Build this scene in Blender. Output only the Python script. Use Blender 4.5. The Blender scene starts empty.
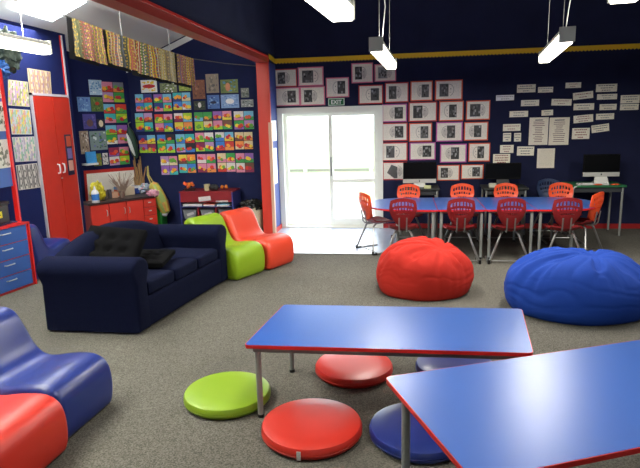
import bpy, bmesh, math, random
from mathutils import Vector, Matrix, noise
random.seed(7)
SC = bpy.context.scene
COL = SC.collection
PI = math.pi
R = math.radians

# ------------------------------------------------------------------ camera
F, YAW, PITCH, ROLL, H = 565.0, R(8.4), R(11.5), R(1.52), 1.75
_f = Vector((-math.sin(YAW)*math.cos(PITCH), math.cos(YAW)*math.cos(PITCH), -math.sin(PITCH)))
_r0 = Vector((math.cos(YAW), math.sin(YAW), 0)); _u0 = _r0.cross(_f)
_r = _r0*math.cos(ROLL) - _u0*math.sin(ROLL); _u = _u0*math.cos(ROLL) + _r0*math.sin(ROLL)
EYE = Vector((0, 0, H))
cd = bpy.data.cameras.new('camera'); cam = bpy.data.objects.new('camera', cd); COL.objects.link(cam)
cd.sensor_fit = 'HORIZONTAL'; cd.sensor_width = 36; cd.lens = F/640*36; cd.clip_start = .05; cd.clip_end = 200
M4 = Matrix((_r, _u, -_f)).transposed().to_4x4(); M4.translation = EYE
cam.matrix_world = M4
SC.camera = cam
SC.view_settings.view_transform = 'Standard'; SC.view_settings.look = 'None'
SC.view_settings.gamma = 1; SC.view_settings.use_curve_mapping = False
SC.view_settings.exposure = -0.08

def ray(x, y): return _f + _r*((x-320)/F) + _u*((234-y)/F)
def onP(x, y, P, n):
    d = ray(x, y); return EYE + d*((P-EYE).dot(n)/d.dot(n))
def onZ(x, y, z=0): return onP(x, y, Vector((0, 0, z)), Vector((0, 0, 1)))
def onY(x, y, Y): return onP(x, y, Vector((0, Y, 0)), Vector((0, 1, 0)))
def onX(x, y, X): return onP(x, y, Vector((X, 0, 0)), Vector((1, 0, 0)))

# ------------------------------------------------------------------ materials
MATS = {}
def s2l(c):
    return tuple(((v/255)/12.92 if v/255 <= .04045 else ((v/255+.055)/1.055)**2.4) for v in c)
def mat(name, rgb, rough=.6, metal=0, spec=.5, bump=0, bscale=60, var=0, vscale=8, coat=0, sheen=0, trans=0):
    if name in MATS: return MATS[name]
    m = bpy.data.materials.new(name); m.use_nodes = True
    nt = m.node_tree; b = nt.nodes['Principled BSDF']
    c = s2l(rgb)
    b.inputs['Base Color'].default_value = (*c, 1); b.inputs['Roughness'].default_value = rough
    b.inputs['Metallic'].default_value = metal; b.inputs['Specular IOR Level'].default_value = spec
    b.inputs['Coat Weight'].default_value = coat; b.inputs['Sheen Weight'].default_value = sheen
    b.inputs['Transmission Weight'].default_value = trans
    tc = nt.nodes.new('ShaderNodeTexCoord')
    if var:
        n = nt.nodes.new('ShaderNodeTexNoise'); n.inputs['Scale'].default_value = vscale; n.inputs['Detail'].default_value = 6
        nt.links.new(tc.outputs['Object'], n.inputs['Vector'])
        r = nt.nodes.new('ShaderNodeMapRange'); r.inputs[1].default_value = .3; r.inputs[2].default_value = .7
        r.inputs[3].default_value = 1-var; r.inputs[4].default_value = 1+var
        nt.links.new(n.outputs['Fac'], r.inputs[0])
        mx = nt.nodes.new('ShaderNodeVectorMath'); mx.operation = 'SCALE'; mx.inputs[0].default_value = c
        nt.links.new(r.outputs[0], mx.inputs['Scale']); nt.links.new(mx.outputs[0], b.inputs['Base Color'])
    if bump:
        n = nt.nodes.new('ShaderNodeTexNoise'); n.inputs['Scale'].default_value = bscale; n.inputs['Detail'].default_value = 4
        nt.links.new(tc.outputs['Object'], n.inputs['Vector'])
        bp = nt.nodes.new('ShaderNodeBump'); bp.inputs['Strength'].default_value = bump; bp.inputs['Distance'].default_value = .01
        nt.links.new(n.outputs['Fac'], bp.inputs['Height']); nt.links.new(bp.outputs[0], b.inputs['Normal'])
    MATS[name] = m
    return m
def emis(name, rgb, s):
    m = bpy.data.materials.new(name); m.use_nodes = True; nt = m.node_tree
    b = nt.nodes['Principled BSDF']; b.inputs['Base Color'].default_value = (*s2l(rgb), 1)
    b.inputs['Emission Color'].default_value = (*s2l(rgb), 1); b.inputs['Emission Strength'].default_value = s
    MATS[name] = m; return m
def pigment():
    m = bpy.data.materials.new('pigment'); m.use_nodes = True; nt = m.node_tree
    b = nt.nodes['Principled BSDF']; b.inputs['Roughness'].default_value = .55
    a = nt.nodes.new('ShaderNodeAttribute'); a.attribute_name = 'Col'
    n = nt.nodes.new('ShaderNodeTexNoise'); n.inputs['Scale'].default_value = 90; n.inputs['Detail'].default_value = 3
    tc = nt.nodes.new('ShaderNodeTexCoord'); nt.links.new(tc.outputs['Object'], n.inputs['Vector'])
    r = nt.nodes.new('ShaderNodeMapRange'); r.inputs[1].default_value = .3; r.inputs[2].default_value = .7
    r.inputs[3].default_value = .85; r.inputs[4].default_value = 1.1
    nt.links.new(n.outputs['Fac'], r.inputs[0])
    mx = nt.nodes.new('ShaderNodeVectorMath'); mx.operation = 'SCALE'
    nt.links.new(a.outputs['Color'], mx.inputs[0]); nt.links.new(r.outputs[0], mx.inputs['Scale'])
    nt.links.new(mx.outputs[0], b.inputs['Base Color'])
    MATS['pigment'] = m; return m
PIG = pigment()
def carpet_mat():
    m = bpy.data.materials.new('carpet'); m.use_nodes = True; nt = m.node_tree
    b = nt.nodes['Principled BSDF']; b.inputs['Roughness'].default_value = .95; b.inputs['Specular IOR Level'].default_value = .15
    tc = nt.nodes.new('ShaderNodeTexCoord')
    v = nt.nodes.new('ShaderNodeTexNoise'); v.inputs['Scale'].default_value = 125; v.inputs['Detail'].default_value = 2
    w = nt.nodes.new('ShaderNodeTexNoise'); w.inputs['Scale'].default_value = 1.3; w.inputs['Detail'].default_value = 3
    nt.links.new(tc.outputs['Object'], v.inputs['Vector']); nt.links.new(tc.outputs['Object'], w.inputs['Vector'])
    cr = nt.nodes.new('ShaderNodeValToRGB')
    cr.color_ramp.elements[0].position = .36; cr.color_ramp.elements[0].color = (*s2l((70, 68, 62)), 1)
    cr.color_ramp.elements[1].position = .64; cr.color_ramp.elements[1].color = (*s2l((106, 103, 95)), 1)
    nt.links.new(v.outputs['Fac'], cr.inputs[0])
    r = nt.nodes.new('ShaderNodeMapRange'); r.inputs[1].default_value = .3; r.inputs[2].default_value = .7
    r.inputs[3].default_value = .9; r.inputs[4].default_value = 1.08; nt.links.new(w.outputs['Fac'], r.inputs[0])
    mx = nt.nodes.new('ShaderNodeVectorMath'); mx.operation = 'SCALE'
    nt.links.new(cr.outputs[0], mx.inputs[0]); nt.links.new(r.outputs[0], mx.inputs['Scale']); nt.links.new(mx.outputs[0], b.inputs['Base Color'])
    bp = nt.nodes.new('ShaderNodeBump'); bp.inputs['Strength'].default_value = .5; bp.inputs['Distance'].default_value = .006
    nt.links.new(v.outputs['Fac'], bp.inputs['Height']); nt.links.new(bp.outputs[0], b.inputs['Normal'])
    return m

NAVY = mat('navy_wall_fabric', (29, 33, 62), .9, spec=.2, bump=.3, bscale=300, var=.12, vscale=3)
BLUEW = mat('blue_wall_fabric', (24, 34, 86), .9, spec=.2, bump=.3, bscale=300, var=.1, vscale=3)
WHITE = mat('white_paint', (228, 230, 226), .6)
DFRAME = mat('white_aluminium', (236, 238, 228), .35)
REDP = mat('red_paint', (190, 36, 24), .4)
REDC = mat('red_cabinet_laminate', (206, 50, 34), .42, var=.04)
REDE = mat('red_edging', (200, 30, 28), .35)
BLUET = mat('blue_laminate', (42, 86, 164), .33, spec=.5, var=.04, vscale=2, bump=.04, bscale=500)
GREY = mat('grey_powder_coat', (142, 146, 142), .4, metal=.2)
CHROME = mat('dull_chrome', (150, 150, 148), .35, metal=.8)
BLACK = mat('black_plastic', (18, 18, 20), .4)
SCREEN = mat('black_screen', (6, 7, 9), .3, spec=.12)
SILVER = mat('silver_aluminium', (196, 196, 190), .4, metal=.3)
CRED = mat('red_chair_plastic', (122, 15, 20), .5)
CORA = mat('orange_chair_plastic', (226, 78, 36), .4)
SOFAM = mat('navy_sofa_fabric', (11, 16, 40), .95, spec=.1, bump=.5, bscale=260, var=.12, vscale=60)
BLKF = mat('black_cushion_fabric', (13, 13, 15), .95, spec=.06, bump=.4, bscale=200)
BAGR = mat('red_beanbag_fabric', (165, 36, 26), .85, spec=.2, bump=.15, bscale=160, )
BAGB = mat('blue_beanbag_fabric', (20, 56, 140), .85, spec=.2, bump=.15, bscale=160, )
VBLUE = mat('blue_vinyl', (28, 44, 112), .33)
VRED = mat('red_vinyl', (190, 42, 28), .4)
VORA = mat('orange_red_vinyl', (206, 64, 40), .4)
VGREEN = mat('lime_vinyl', (128, 160, 28), .42)
BEIGE = mat('post_glare_beige', (205, 165, 140), .6)  # glare on the post's side face, put into the colour
GREENT = mat('green_laminate', (34, 100, 62), .4)
DARKW = mat('dark_worktop', (52, 40, 40), .4)
YELL = mat('yellow_border_card', (228, 182, 24), .6)
BLUEL = mat('blue_drawer_laminate', (44, 84, 156), .45)

# ------------------------------------------------------------------ mesh helpers
class MB:
    def __init__(s): s.v = []; s.f = []; s.c = []; s.smooth = False
    def add(s, vs, fs, col=None, M=None):
        o = len(s.v)
        for p in vs:
            p = Vector(p); s.v.append(M @ p if M else p)
        for f in fs: s.f.append([o+i for i in f]); s.c.append(col)
        return s
    def box(s, lo, hi, col=None, M=None):
        x0, y0, z0 = lo; x1, y1, z1 = hi
        return s.add([(x0,y0,z0),(x1,y0,z0),(x1,y1,z0),(x0,y1,z0),(x0,y0,z1),(x1,y0,z1),(x1,y1,z1),(x0,y1,z1)],
              [(0,3,2,1),(4,5,6,7),(0,1,5,4),(1,2,6,5),(2,3,7,6),(3,0,4,7)], col, M)
    def tube(s, pts, r, n=10, col=None, caps=True):
        pts = [Vector(p) for p in pts]; rings = []; prev = None
        for i, p in enumerate(pts):
            t = (pts[min(i+1, len(pts)-1)] - pts[max(i-1, 0)]).normalized()
            a = prev if prev else (Vector((0,0,1)) if abs(t.z) < .9 else Vector((1,0,0)))
            x = (a - t*a.dot(t)).normalized(); prev = x; y = t.cross(x)
            rr = r[i] if isinstance(r, (list, tuple)) else r
            rings.append([p + x*math.cos(2*PI*k/n)*rr + y*math.sin(2*PI*k/n)*rr for k in range(n)])
        vs = [q for g in rings for q in g]; fs = []
        for i in range(len(rings)-1):
            for k in range(n):
                fs.append((i*n+k, i*n+(k+1)%n, (i+1)*n+(k+1)%n, (i+1)*n+k))
        if caps: fs.append(tuple(range(n))[::-1]); fs.append(tuple(range((len(rings)-1)*n, len(rings)*n)))
        s.add(vs, fs, col); s.smooth = True; return s
    def lathe(s, prof, n=32, c=(0,0,0), col=None):
        vs = []; fs = []
        for r, z in prof:
            for k in range(n): vs.append((c[0]+r*math.cos(2*PI*k/n), c[1]+r*math.sin(2*PI*k/n), c[2]+z))
        for i in range(len(prof)-1):
            for k in range(n): fs.append((i*n+k, i*n+(k+1)%n, (i+1)*n+(k+1)%n, (i+1)*n+k))
        fs.append(tuple(range(n))[::-1]); fs.append(tuple(range((len(prof)-1)*n, len(prof)*n)))
        s.add(vs, fs, col); s.smooth = True; return s
    def prism(s, out, z0, z1, col=None, M=None):
        n = len(out); vs = [(x, y, z0) for x, y in out] + [(x, y, z1) for x, y in out]
        fs = [tuple(range(n))[::-1], tuple(range(n, 2*n))] + [(i, (i+1) % n, n+(i+1) % n, n+i) for i in range(n)]
        return s.add(vs, fs, col, M)
    def blob(s, c, rad, seed=0, amp=.15, fr=6, nu=20, nv=14, col=None, p=1.0, tuft=None):
        vs = []; fs = []
        for j in range(nv+1):
            th = PI*j/nv
            for i in range(nu):
                ph = 2*PI*i/nu
                sp = lambda v: math.copysign(abs(v)**p, v)
                d = Vector((sp(math.sin(th))*sp(math.cos(ph)), sp(math.sin(th))*sp(math.sin(ph)), sp(math.cos(th))))
                k = 1 + amp*noise.noise(d*fr*.5 + Vector((seed*7.1, seed*3.3, seed)))
                vs.append((c[0]+d.x*rad[0]*k, c[1]+d.y*rad[1]*k, c[2]+d.z*rad[2]*k))
        for j in range(nv):
            for i in range(nu):
                fs.append((j*nu+i, (j+1)*nu+i, (j+1)*nu+(i+1)%nu, j*nu+(i+1)%nu))
        s.add(vs, fs, col); s.smooth = True; return s
    def mesh(s, name, m, origin=Vector((0,0,0))):
        me = bpy.data.meshes.new(name)
        me.from_pydata([tuple(v-origin) for v in s.v], [], s.f)
        bm = bmesh.new(); bm.from_mesh(me)
        bmesh.ops.remove_doubles(bm, verts=bm.verts, dist=1e-6) if not any(s.c) else None
        if not any(s.c): bmesh.ops.recalc_face_normals(bm, faces=bm.faces)
        bm.to_mesh(me); bm.free()
        if any(s.c):
            a = me.color_attributes.new('Col', 'FLOAT_COLOR', 'CORNER')
            for poly, c in zip(me.polygons, s.c):
                cc = (*s2l(c or (255, 255, 255)), 1)
                for li in poly.loop_indices: a.data[li].color = cc
        me.materials.append(m)
        if s.smooth:
            for pl in me.polygons: pl.use_smooth = True
        me.update(); return me

def tag(o, label=None, cat=None, group=None, kind=None):
    if label: o['label'] = label
    if cat: o['category'] = cat
    if group: o['group'] = group
    if kind: o['kind'] = kind
    return o
def smooth_by_angle(o, ang=35):
    me = o.data
    for pl in me.polygons: pl.use_smooth = True
    me.set_sharp_from_angle(angle=R(ang))
def obj(name, mb, m, parent=None, bevel=0, subsurf=0, seg=2, auto=False, at=None):
    """mesh object; top-level ones get their origin at the base centre"""
    org = Vector((0,0,0))
    if parent is None:
        xs = [v.x for v in mb.v]; ys = [v.y for v in mb.v]; zs = [v.z for v in mb.v]
        org = Vector(((min(xs)+max(xs))/2, (min(ys)+max(ys))/2, min(zs)))
    elif parent.type == 'MESH': org = parent_world(parent)
    me = mb.mesh(name, m, org)
    o = bpy.data.objects.new(name, me); COL.objects.link(o)
    if parent is None: o.location = org
    else: o.parent = parent
    if bevel:
        md = o.modifiers.new('bevel', 'BEVEL'); md.width = bevel; md.segments = seg; md.limit_method = 'ANGLE'
        if not mb.smooth: smooth_by_angle(o, 60)
    if subsurf:
        md = o.modifiers.new('sub', 'SUBSURF'); md.levels = subsurf; md.render_levels = subsurf
        for pl in me.polygons: pl.use_smooth = True
    if auto or (mb.smooth and not subsurf): smooth_by_angle(o, 40)
    return o
def parent_world(p):
    v = Vector((0,0,0))
    while p is not None and p.type == 'MESH': v += p.location; p = p.parent
    return v
def struct(name, mb, m, parent=None, **k):
    o = obj(name, mb, m, parent, **k)
    if parent is None: o['kind'] = 'structure'
    return o
def thing(name, label, cat, loc=(0,0,0), rz=0, group=None):
    o = bpy.data.objects.new(name, None); COL.objects.link(o); o.empty_display_size = .1
    o.location = loc; o.rotation_euler = (0, 0, rz)
    return tag(o, label, cat, group)
def copy_tree(o, parent=None):
    c = o.copy(); COL.objects.link(c); c.parent = parent
    for ch in list(o.children): copy_tree(ch, c)
    return c
def rrect(x0, y0, x1, y1, r, n=6):
    out = []
    for cx, cy, a in ((x1-r, y1-r, 0), (x0+r, y1-r, 90), (x0+r, y0+r, 180), (x1-r, y0+r, 270)):
        for k in range(n+1):
            t = R(a + 90*k/n); out.append((cx+r*math.cos(t), cy+r*math.sin(t)))
    return out
def inset(out, d):
    n = len(out); res = []
    for i in range(n):
        a = Vector(out[i-1]); b = Vector(out[i]); c = Vector(out[(i+1) % n])
        t1 = (b-a); t2 = (c-b)
        t = ((t1.normalized() if t1.length > 1e-9 else t2.normalized()) + (t2.normalized() if t2.length > 1e-9 else t1.normalized())).normalized()
        nrm = Vector((-t.y, t.x)); res.append((b.x+nrm.x*d, b.y+nrm.y*d))
    return res
def catmull(pts, k=5):
    n = len(pts); out = []
    P = [Vector(p) for p in pts]
    for i in range(n):
        a, b, c, d = P[i-1], P[i], P[(i+1) % n], P[(i+2) % n]
        for j in range(k):
            t = j/k
            q = .5*((2*b) + (c-a)*t + (2*a-5*b+4*c-d)*t*t + (3*b-a-3*c+d)*t**3)
            out.append((q.x, q.y))
    return out
def extrude_round(prof, w, r, n=5):
    """profile (x,z) counter-clockwise, extruded along y with rounded rims"""
    m = MB(); rings = []
    for k in range(n+1):
        a = PI/2*k/n
        rings.append((inset(prof, r*(1-math.sin(a))), -w/2 + r*(1-math.cos(a))))
    for k in range(n, -1, -1):
        a = PI/2*k/n
        rings.append((inset(prof, r*(1-math.sin(a))), w/2 - r*(1-math.cos(a))))
    N = len(prof); vs = []; fs = []
    for pr, y in rings: vs += [(x, y, z) for x, z in pr]
    for i in range(len(rings)-1):
        for k in range(N): fs.append((i*N+k, i*N+(k+1) % N, (i+1)*N+(k+1) % N, (i+1)*N+k))
    fs.append(tuple(range(N))[::-1]); fs.append(tuple(range((len(rings)-1)*N, len(rings)*N)))
    m.add(vs, fs); m.smooth = True; return m

# ------------------------------------------------------------------ setting
YB = 9.0; XS = -1.97; XR = 4.7; YR = -3.6; XL = -4.6; ZM = 4.2
AW0 = Vector((-4.95, 7.85, 0)); AW1 = Vector((-4.43, 9.0, 0))       # angled alcove wall
AD = (AW1-AW0).normalized(); AN = Vector((AD.y, -AD.x, 0))           # its normal, into the room

m = MB(); m.box((-6, YR-.3, -.1), (XR+.3, YB, 0)); fl = struct('floor', m, carpet_mat())
m = MB(); m.box((XS, 7.2, 0), (-.05, YB, .006))
VINYL = mat('pale_vinyl_floor', (170, 178, 196), .22, var=.05, vscale=5)
struct('floor_vinyl', m, VINYL)
m = MB(); m.box((XS, 7.18, 0), (-.05, 7.2, .012)); struct('trim_9', m, mat('floor_trim_metal', (150, 150, 150), .4, metal=.6))
DX0, DX1, DZ = -1.93, -.33, 1.935
m = MB()
m.box((XS-.13, YB, 0), (DX0, YB+.15, ZM)); m.box((DX1, YB, 0), (XR+.15, YB+.15, ZM)); m.box((DX0, YB, DZ), (DX1, YB+.15, ZM))
struct('wall_back', m, NAVY)
m = MB(); m.box((-5.1, YB, 0), (XS-.13, YB+.15, ZM)); struct('wall_alcove_back', m, mat('alcove_wall_fabric', (30, 37, 74), .9, spec=.2, bump=.3, bscale=300, var=.1, vscale=3))
m = MB(); m.box((XS-.13, 8.56, 0), (XS, YB, ZM)); m.box((XS-.13, YR, 2.67), (XS, 8.56, ZM)); struct('wall_left', m, NAVY)
m = MB(); m.box((XS+.001, 8.56, 0), (XS+.005, YB-.001, 2.6)); struct('wall_left_panel', m, mat('bright_blue_panel', (34, 52, 124), .7))
# right wall with a window opening added out of view
m = MB(); a, b, z0, z1 = .2, 2.6, 1.0, 2.2
m.box((XR, YR, 0), (XR+.15, a, ZM)); m.box((XR, b, 0), (XR+.15, YB, ZM)); m.box((XR, a, 0), (XR+.15, b, z0)); m.box((XR, a, z1), (XR+.15, b, ZM))
struct('wall_right', m, NAVY)
m = MB(); c0, c1 = .4, 2.6  # front wall opening, added out of view
m.box((-6, YR-.15, 0), (c0, YR, ZM)); m.box((c1, YR-.15, 0), (XR+.15, YR, ZM)); m.box((c0, YR-.15, 0), (c1, YR, z0)); m.box((c0, YR-.15, z1), (c1, YR, ZM))
struct('wall_front', m, NAVY)
def window(name, p0, p1, axis):
    m = MB(); t = .03
    n = 4
    for k in range(n+1):
        u = p0 + (p1-p0)*k/n
        if axis == 'y': m.box((XR+.04, u-t, z0), (XR+.1, u+t, z1))
        else: m.box((u-t, YR-.1, z0), (u+t, YR-.04, z1))
    for z in (z0+t, z1-t):
        if axis == 'y': m.box((XR+.04, p0, z-t), (XR+.1, p1, z+t))
        else: m.box((p0, YR-.1, z-t), (p1, YR-.04, z+t))
    return struct(name, m, DFRAME)
window('added_window_2', a, b, 'y'); window('added_window_3', c0, c1, 'x')  # unseen windows, added to let daylight into the room
m = MB(); m.box((XS-.13, YR-.15, ZM), (XR+.15, YB+.15, ZM+.1)); struct('ceiling', m, mat('dark_ceiling', (60, 62, 70), .9))
# alcove: left wall, angled wall
m = MB(); m.box((XL-.5, YR, 0), (XL, 7.6, 3.6)); struct('wall_alcove_left', m, BLUEW)
m = MB(); m.add([AW0+Vector((-.35, -.2, 0)), AW0, AW1, AW1+Vector((-.4, .1, 0))]+[p+Vector((0,0,3.6)) for p in (AW0+Vector((-.35, -.2, 0)), AW0, AW1, AW1+Vector((-.4, .1, 0)))],
      [(0,1,2,3)[::-1], (4,5,6,7), (0,1,5,4), (1,2,6,5), (2,3,7,6), (3,0,4,7)]); struct('wall_alcove_corner', m, mat('corner_wall_fabric', (27, 34, 80), .9, spec=.2, bump=.3, bscale=300))
# alcove ceiling: ruled surface between left wall top and the line above the beam
m = MB(); left = [(-4.62, YR, 3.02), (-4.62, 5.0, 2.97), (-4.62, 6.6, 2.98), (-4.62, 7.62, 2.98), (-4.96, 7.9, 2.83), (-4.46, YB+.02, 2.655)]
right = [(XS-.05, YR, 3.7), (XS-.05, 5.0, 3.7), (XS-.05, 6.6, 3.69), (XS-.05, 7.5, 3.69), (XS-.05, 8.0, 3.68), (XS-.05, YB+.02, 3.68)]
vs = []; NU = 10; fs = []
for l, r_ in zip(left, right):
    for k in range(NU+1): vs.append(Vector(l).lerp(Vector(r_), k/NU))
for i in range(5):
    for k in range(NU): fs.append((i*(NU+1)+k, i*(NU+1)+k+1, (i+1)*(NU+1)+k+1, (i+1)*(NU+1)+k))
top = [v+Vector((0,0,.08)) for v in vs]; off = len(vs)
m.add(vs+top, fs + [tuple(q+off for q in f)[::-1] for f in fs]); m.smooth = True
struct('ceiling', m, mat('white_ceiling', (236, 240, 236), .7))
from mathutils.bvhtree import BVHTree
_bvh = BVHTree.FromPolygons([tuple(v) for v in vs], fs)
def ceil_pt(x, y):
    h_ = _bvh.ray_cast(EYE, ray(x, y).normalized())[0]
    if h_ is not None: return h_
    p = onZ(x, y, 3.15)
    for _ in range(8):
        t = (p.x-XL)/(XS-.05-XL); z = 2.975 + (3.69-2.975)*t
        p = onZ(x, y, z)
    return p
sk = [ceil_pt(*q) for q in ((10, 6), (52, 18.7), (86, -1), (48, -12))]
m = MB(); d = Vector((0, 0, -.035))
m.add([p+d for p in sk]+[p+d*.5 for p in sk], [(0,1,2,3), (4,5,6,7), (0,1,5,4), (1,2,6,5), (2,3,7,6), (3,0,4,7)])
struct('window_4', m, emis('skylight_daylight', (245, 250, 255), 9))
# cornice of the alcove at the back wall
m = MB(); A = Vector((-4.44, 8.985, 2.655)); B = Vector((XS-.13, 8.985, 3.61))
m.add([A, B, B+Vector((0,0,-.09)), A+Vector((0,0,-.09)), A+Vector((0,.03,0)), B+Vector((0,.03,0)), B+Vector((0,.03,-.09)), A+Vector((0,.03,-.09))],
      [(0,1,2,3), (4,5,6,7), (0,1,5,4), (1,2,6,5), (2,3,7,6), (3,0,4,7)]); struct('trim_4', m, WHITE)
# red beam and post
BEAM = mat('beam_red_gloss', (150, 52, 44), .3)
m = MB(); m.box((XS-.15, YR, 2.59), (XS+.004, 8.5, 2.665)); struct('trim_1', m, BEAM)
m = MB(); m.box((XS-.0, YR, 2.665), (XS+.018, 8.5, 2.685)); struct('trim_5', m, REDP)
m = MB(); m.box((-2.15, 8.5, 0), (-2.0, 8.56, 2.67)); struct('trim_2', m, mat('post_red', (200, 54, 38), .45))
m = MB(); m.box((-2.0, 8.5, 0), (-1.965, 8.56, 2.67)); struct('trim_2_upper', m, REDP) if False else None
m = MB(); m.box((-2.0, 8.49, 0), (-1.955, 8.56, 1.72)); struct('trim_6', m, BEIGE)  # glare on the post's right face, built as a pale strip
m = MB(); m.box((-2.0, 8.5, 1.72), (-1.965, 8.56, 2.67)); struct('trim_7', m, MATS['post_red'])
# skirting
m = MB(); m.box((DX1+.03, YB-.015, 0), (XR, YB, .075)); m.box((-2.9, YB-.015, 0), (XS-.13, YB, .075)); struct('baseboard_back', m, mat('skirting_red', (150, 22, 24), .5))
m = MB(); m.box((XS+.005, 8.56, 0), (XS+.018, YB, .08)); struct('baseboard_left', m, REDP)
# yellow scalloped border strip
m = MB()
def strip(P, Q, n, nn):
    d = (Q-P)/n
    for k in range(n):
        a_ = P+d*k; b_ = a_+d
        vs_ = []
        for q in (a_, b_): vs_ += [q, q+Vector((0,0,.062))]
        mid = (a_+b_)/2 - Vector((0,0,.016)); 
        base = [vs_[0], mid, vs_[2], vs_[3], vs_[1]]
        m.add(base+[p+nn*.004 for p in base], [(0,1,2,3,4), (5,6,7,8,9)[::-1], (0,1,6,5), (1,2,7,6), (3,4,9,8)])
strip(Vector((XS, YB-.005, 2.625)), Vector((XR, YB-.005, 2.625)), 130, Vector((0,-1,0)))
strip(Vector((XS+.004, 8.57, 2.66)), Vector((XS+.004, YB, 2.625)), 8, Vector((1,0,0)))
struct('trim_3', m, YELL)

# sliding door
GL = bpy.data.materials.new('door_glass'); GL.use_nodes = True
nt = GL.node_tree; nt.nodes.clear(); o_ = nt.nodes.new('ShaderNodeOutputMaterial'); t_ = nt.nodes.new('ShaderNodeBsdfTransparent'); g_ = nt.nodes.new('ShaderNodeBsdfGlossy')
g_.inputs['Roughness'].default_value = .02; mx = nt.nodes.new('ShaderNodeMixShader'); mx.inputs[0].default_value = .06; t_.inputs[0].default_value = (.93, .96, .96, 1)
nt.links.new(t_.outputs[0], mx.inputs[1]); nt.links.new(g_.outputs[0], mx.inputs[2]); nt.links.new(mx.outputs[0], o_.inputs[0])
m = MB()
m.box((DX0-.035, YB-.03, 0), (DX0+.05, YB+.12, DZ-.09)); m.box((DX1-.05, YB-.03, 0), (DX1+.035, YB+.12, DZ-.09))
m.box((DX0-.035, YB-.03, DZ-.09), (DX1+.035, YB+.12, DZ)); m.box((DX0+.05, YB-.02, 0), (DX1-.05, YB+.12, .03))
dr = struct('door_1', m, DFRAME)
def P_(n, mb, mt, **k): return obj(n, mb, mt, dr, **k)
xm = -1.12
def panel(x0, x1, y, rail):
    m = MB(); w = .055
    m.box((x0, y, .03), (x0+w, y+.035, DZ-.08)); m.box((x1-w, y, .03), (x1, y+.035, DZ-.08))
    m.box((x0+w, y, DZ-.14), (x1-w, y+.035, DZ-.08)); m.box((x0+w, y, .03), (x1-w, y+.035, .16 if rail else .07))
    if rail: m.box((x0+w, y, .745), (x1-w, y+.035, .80))
    P_('door_panel', m, DFRAME)
    g = MB(); g.box((x0+w, y+.014, .07), (x1-w, y+.02, DZ-.14)); P_('door_glass', g, GL)
panel(DX0+.05, xm+.03, YB+.07, False); panel(xm-.03, DX1-.05, YB+.02, True)
m = MB(); m.box((xm-.012, YB+.0, .85), (xm+.012, YB+.02, 1.15)); P_('door_handle', m, GREY, bevel=.004)

# outside
m = MB(); m.box((-40, YB+.15, -.35), (40, 80, -.15)); struct('ground_lawn', m, mat('pale_lawn', (170, 185, 140), .9, var=.15, vscale=1))
m = MB(); m.box((-6, YB+.12, -.2), (4, 12, -.02)); struct('ground_path', m, mat('concrete', (200, 200, 195), .9, var=.06))
fn = thing('timber_fence', 'low grey timber rail edging across the lawn outside the glass door', 'fence', (-3.2, 20.5, -.15))
m = MB(); m.box((-8, -.03, .02), (2.2, .03, .12)); obj('rail', m, mat('weathered_timber', (165, 164, 155), .9), fn)
for k in range(5):
    m = MB(); x = -7.2+2.4*k-.3; m.box((x-.07, -.08, 0), (x+.07, -.03, .28)); obj('post', m, WHITE, fn)

# ------------------------------------------------------------------ flat things on walls
class Plane_:
    def __init__(s, P, n): s.P, s.n = Vector(P), Vector(n).normalized()
    def at(s, x, y): return onP(x, y, s.P, s.n)
BACK = Plane_((0, YB, 0), (0, -1, 0)); ANG = Plane_(AW0, AN); LEFT = Plane_((XL, 0, 0), (1, 0, 0))
def corners(pl, c):
    """c: (x0,y0,x1,y1) or four pixel corners TL TR BR BL; rectangles follow the plane's own horizontal/vertical"""
    if len(c) == 4 and not isinstance(c[0], tuple):
        x0, y0, x1, y1 = c; s = .022*(x1-x0)/2; t = .0
        mid = pl.at((x0+x1)/2, (y0+y1)/2)
        L = pl.at(x0, (y0+y1)/2); Rr = pl.at(x1, (y0+y1)/2); T = pl.at((x0+x1)/2, y0); Bq = pl.at((x0+x1)/2, y1)
        h = Vector((0,0,1)).cross(pl.n).normalized()
        if h.dot(Rr-L) < 0: h = -h
        w = (Rr-L).dot(h)/2; hh = (T.z-Bq.z)/2
        return [mid-h*w+Vector((0,0,hh)), mid+h*w+Vector((0,0,hh)), mid+h*w-Vector((0,0,hh)), mid-h*w-Vector((0,0,hh))]
    return [pl.at(*q) for q in c]
class Sheet:
    """a flat card in space; overlays are raised fractions of a millimetre"""
    def __init__(s, C4, n, d0=.001): s.C = C4; s.n = n; s.d = d0; s.m = MB()
    def pt(s, u, v, d):
        a_ = s.C[0].lerp(s.C[1], u); b_ = s.C[3].lerp(s.C[2], u); return a_.lerp(b_, v) + s.n*d
    def card(s, col, t=.003, u0=0, v0=0, u1=1, v1=1):
        q = [(u0,v0), (u1,v0), (u1,v1), (u0,v1)]
        vs = [s.pt(u, v, s.d) for u, v in q]+[s.pt(u, v, s.d+t) for u, v in q]
        s.m.add(vs, [(0,1,2,3), (7,6,5,4), (0,4,5,1), (1,5,6,2), (2,6,7,3), (3,7,4,0)], col); s.d += t+.0008; return s
    def rect(s, u0, v0, u1, v1, col, d=0):
        s.m.add([s.pt(u, v, s.d+d) for u, v in ((u0,v0), (u0,v1), (u1,v1), (u1,v0))], [(0,1,2,3)], col)
    def poly(s, pts, col, d=0):
        s.m.add([s.pt(u, v, s.d+d) for u, v in pts], [tuple(range(len(pts)))], col)
    def ell(s, cu, cv, ru, rv, col, d=0, n=12):
        s.poly([(cu+ru*math.cos(2*PI*k/n), cv-rv*math.sin(2*PI*k/n)) for k in range(n)][::-1], col, d)
def subC(S, u0, v0, u1, v1, d): return [S.pt(u0, v0, d), S.pt(u1, v0, d), S.pt(u1, v1, d), S.pt(u0, v1, d)]
ORD = ['first', 'second', 'third', 'fourth', 'fifth', 'sixth', 'seventh']

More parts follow.
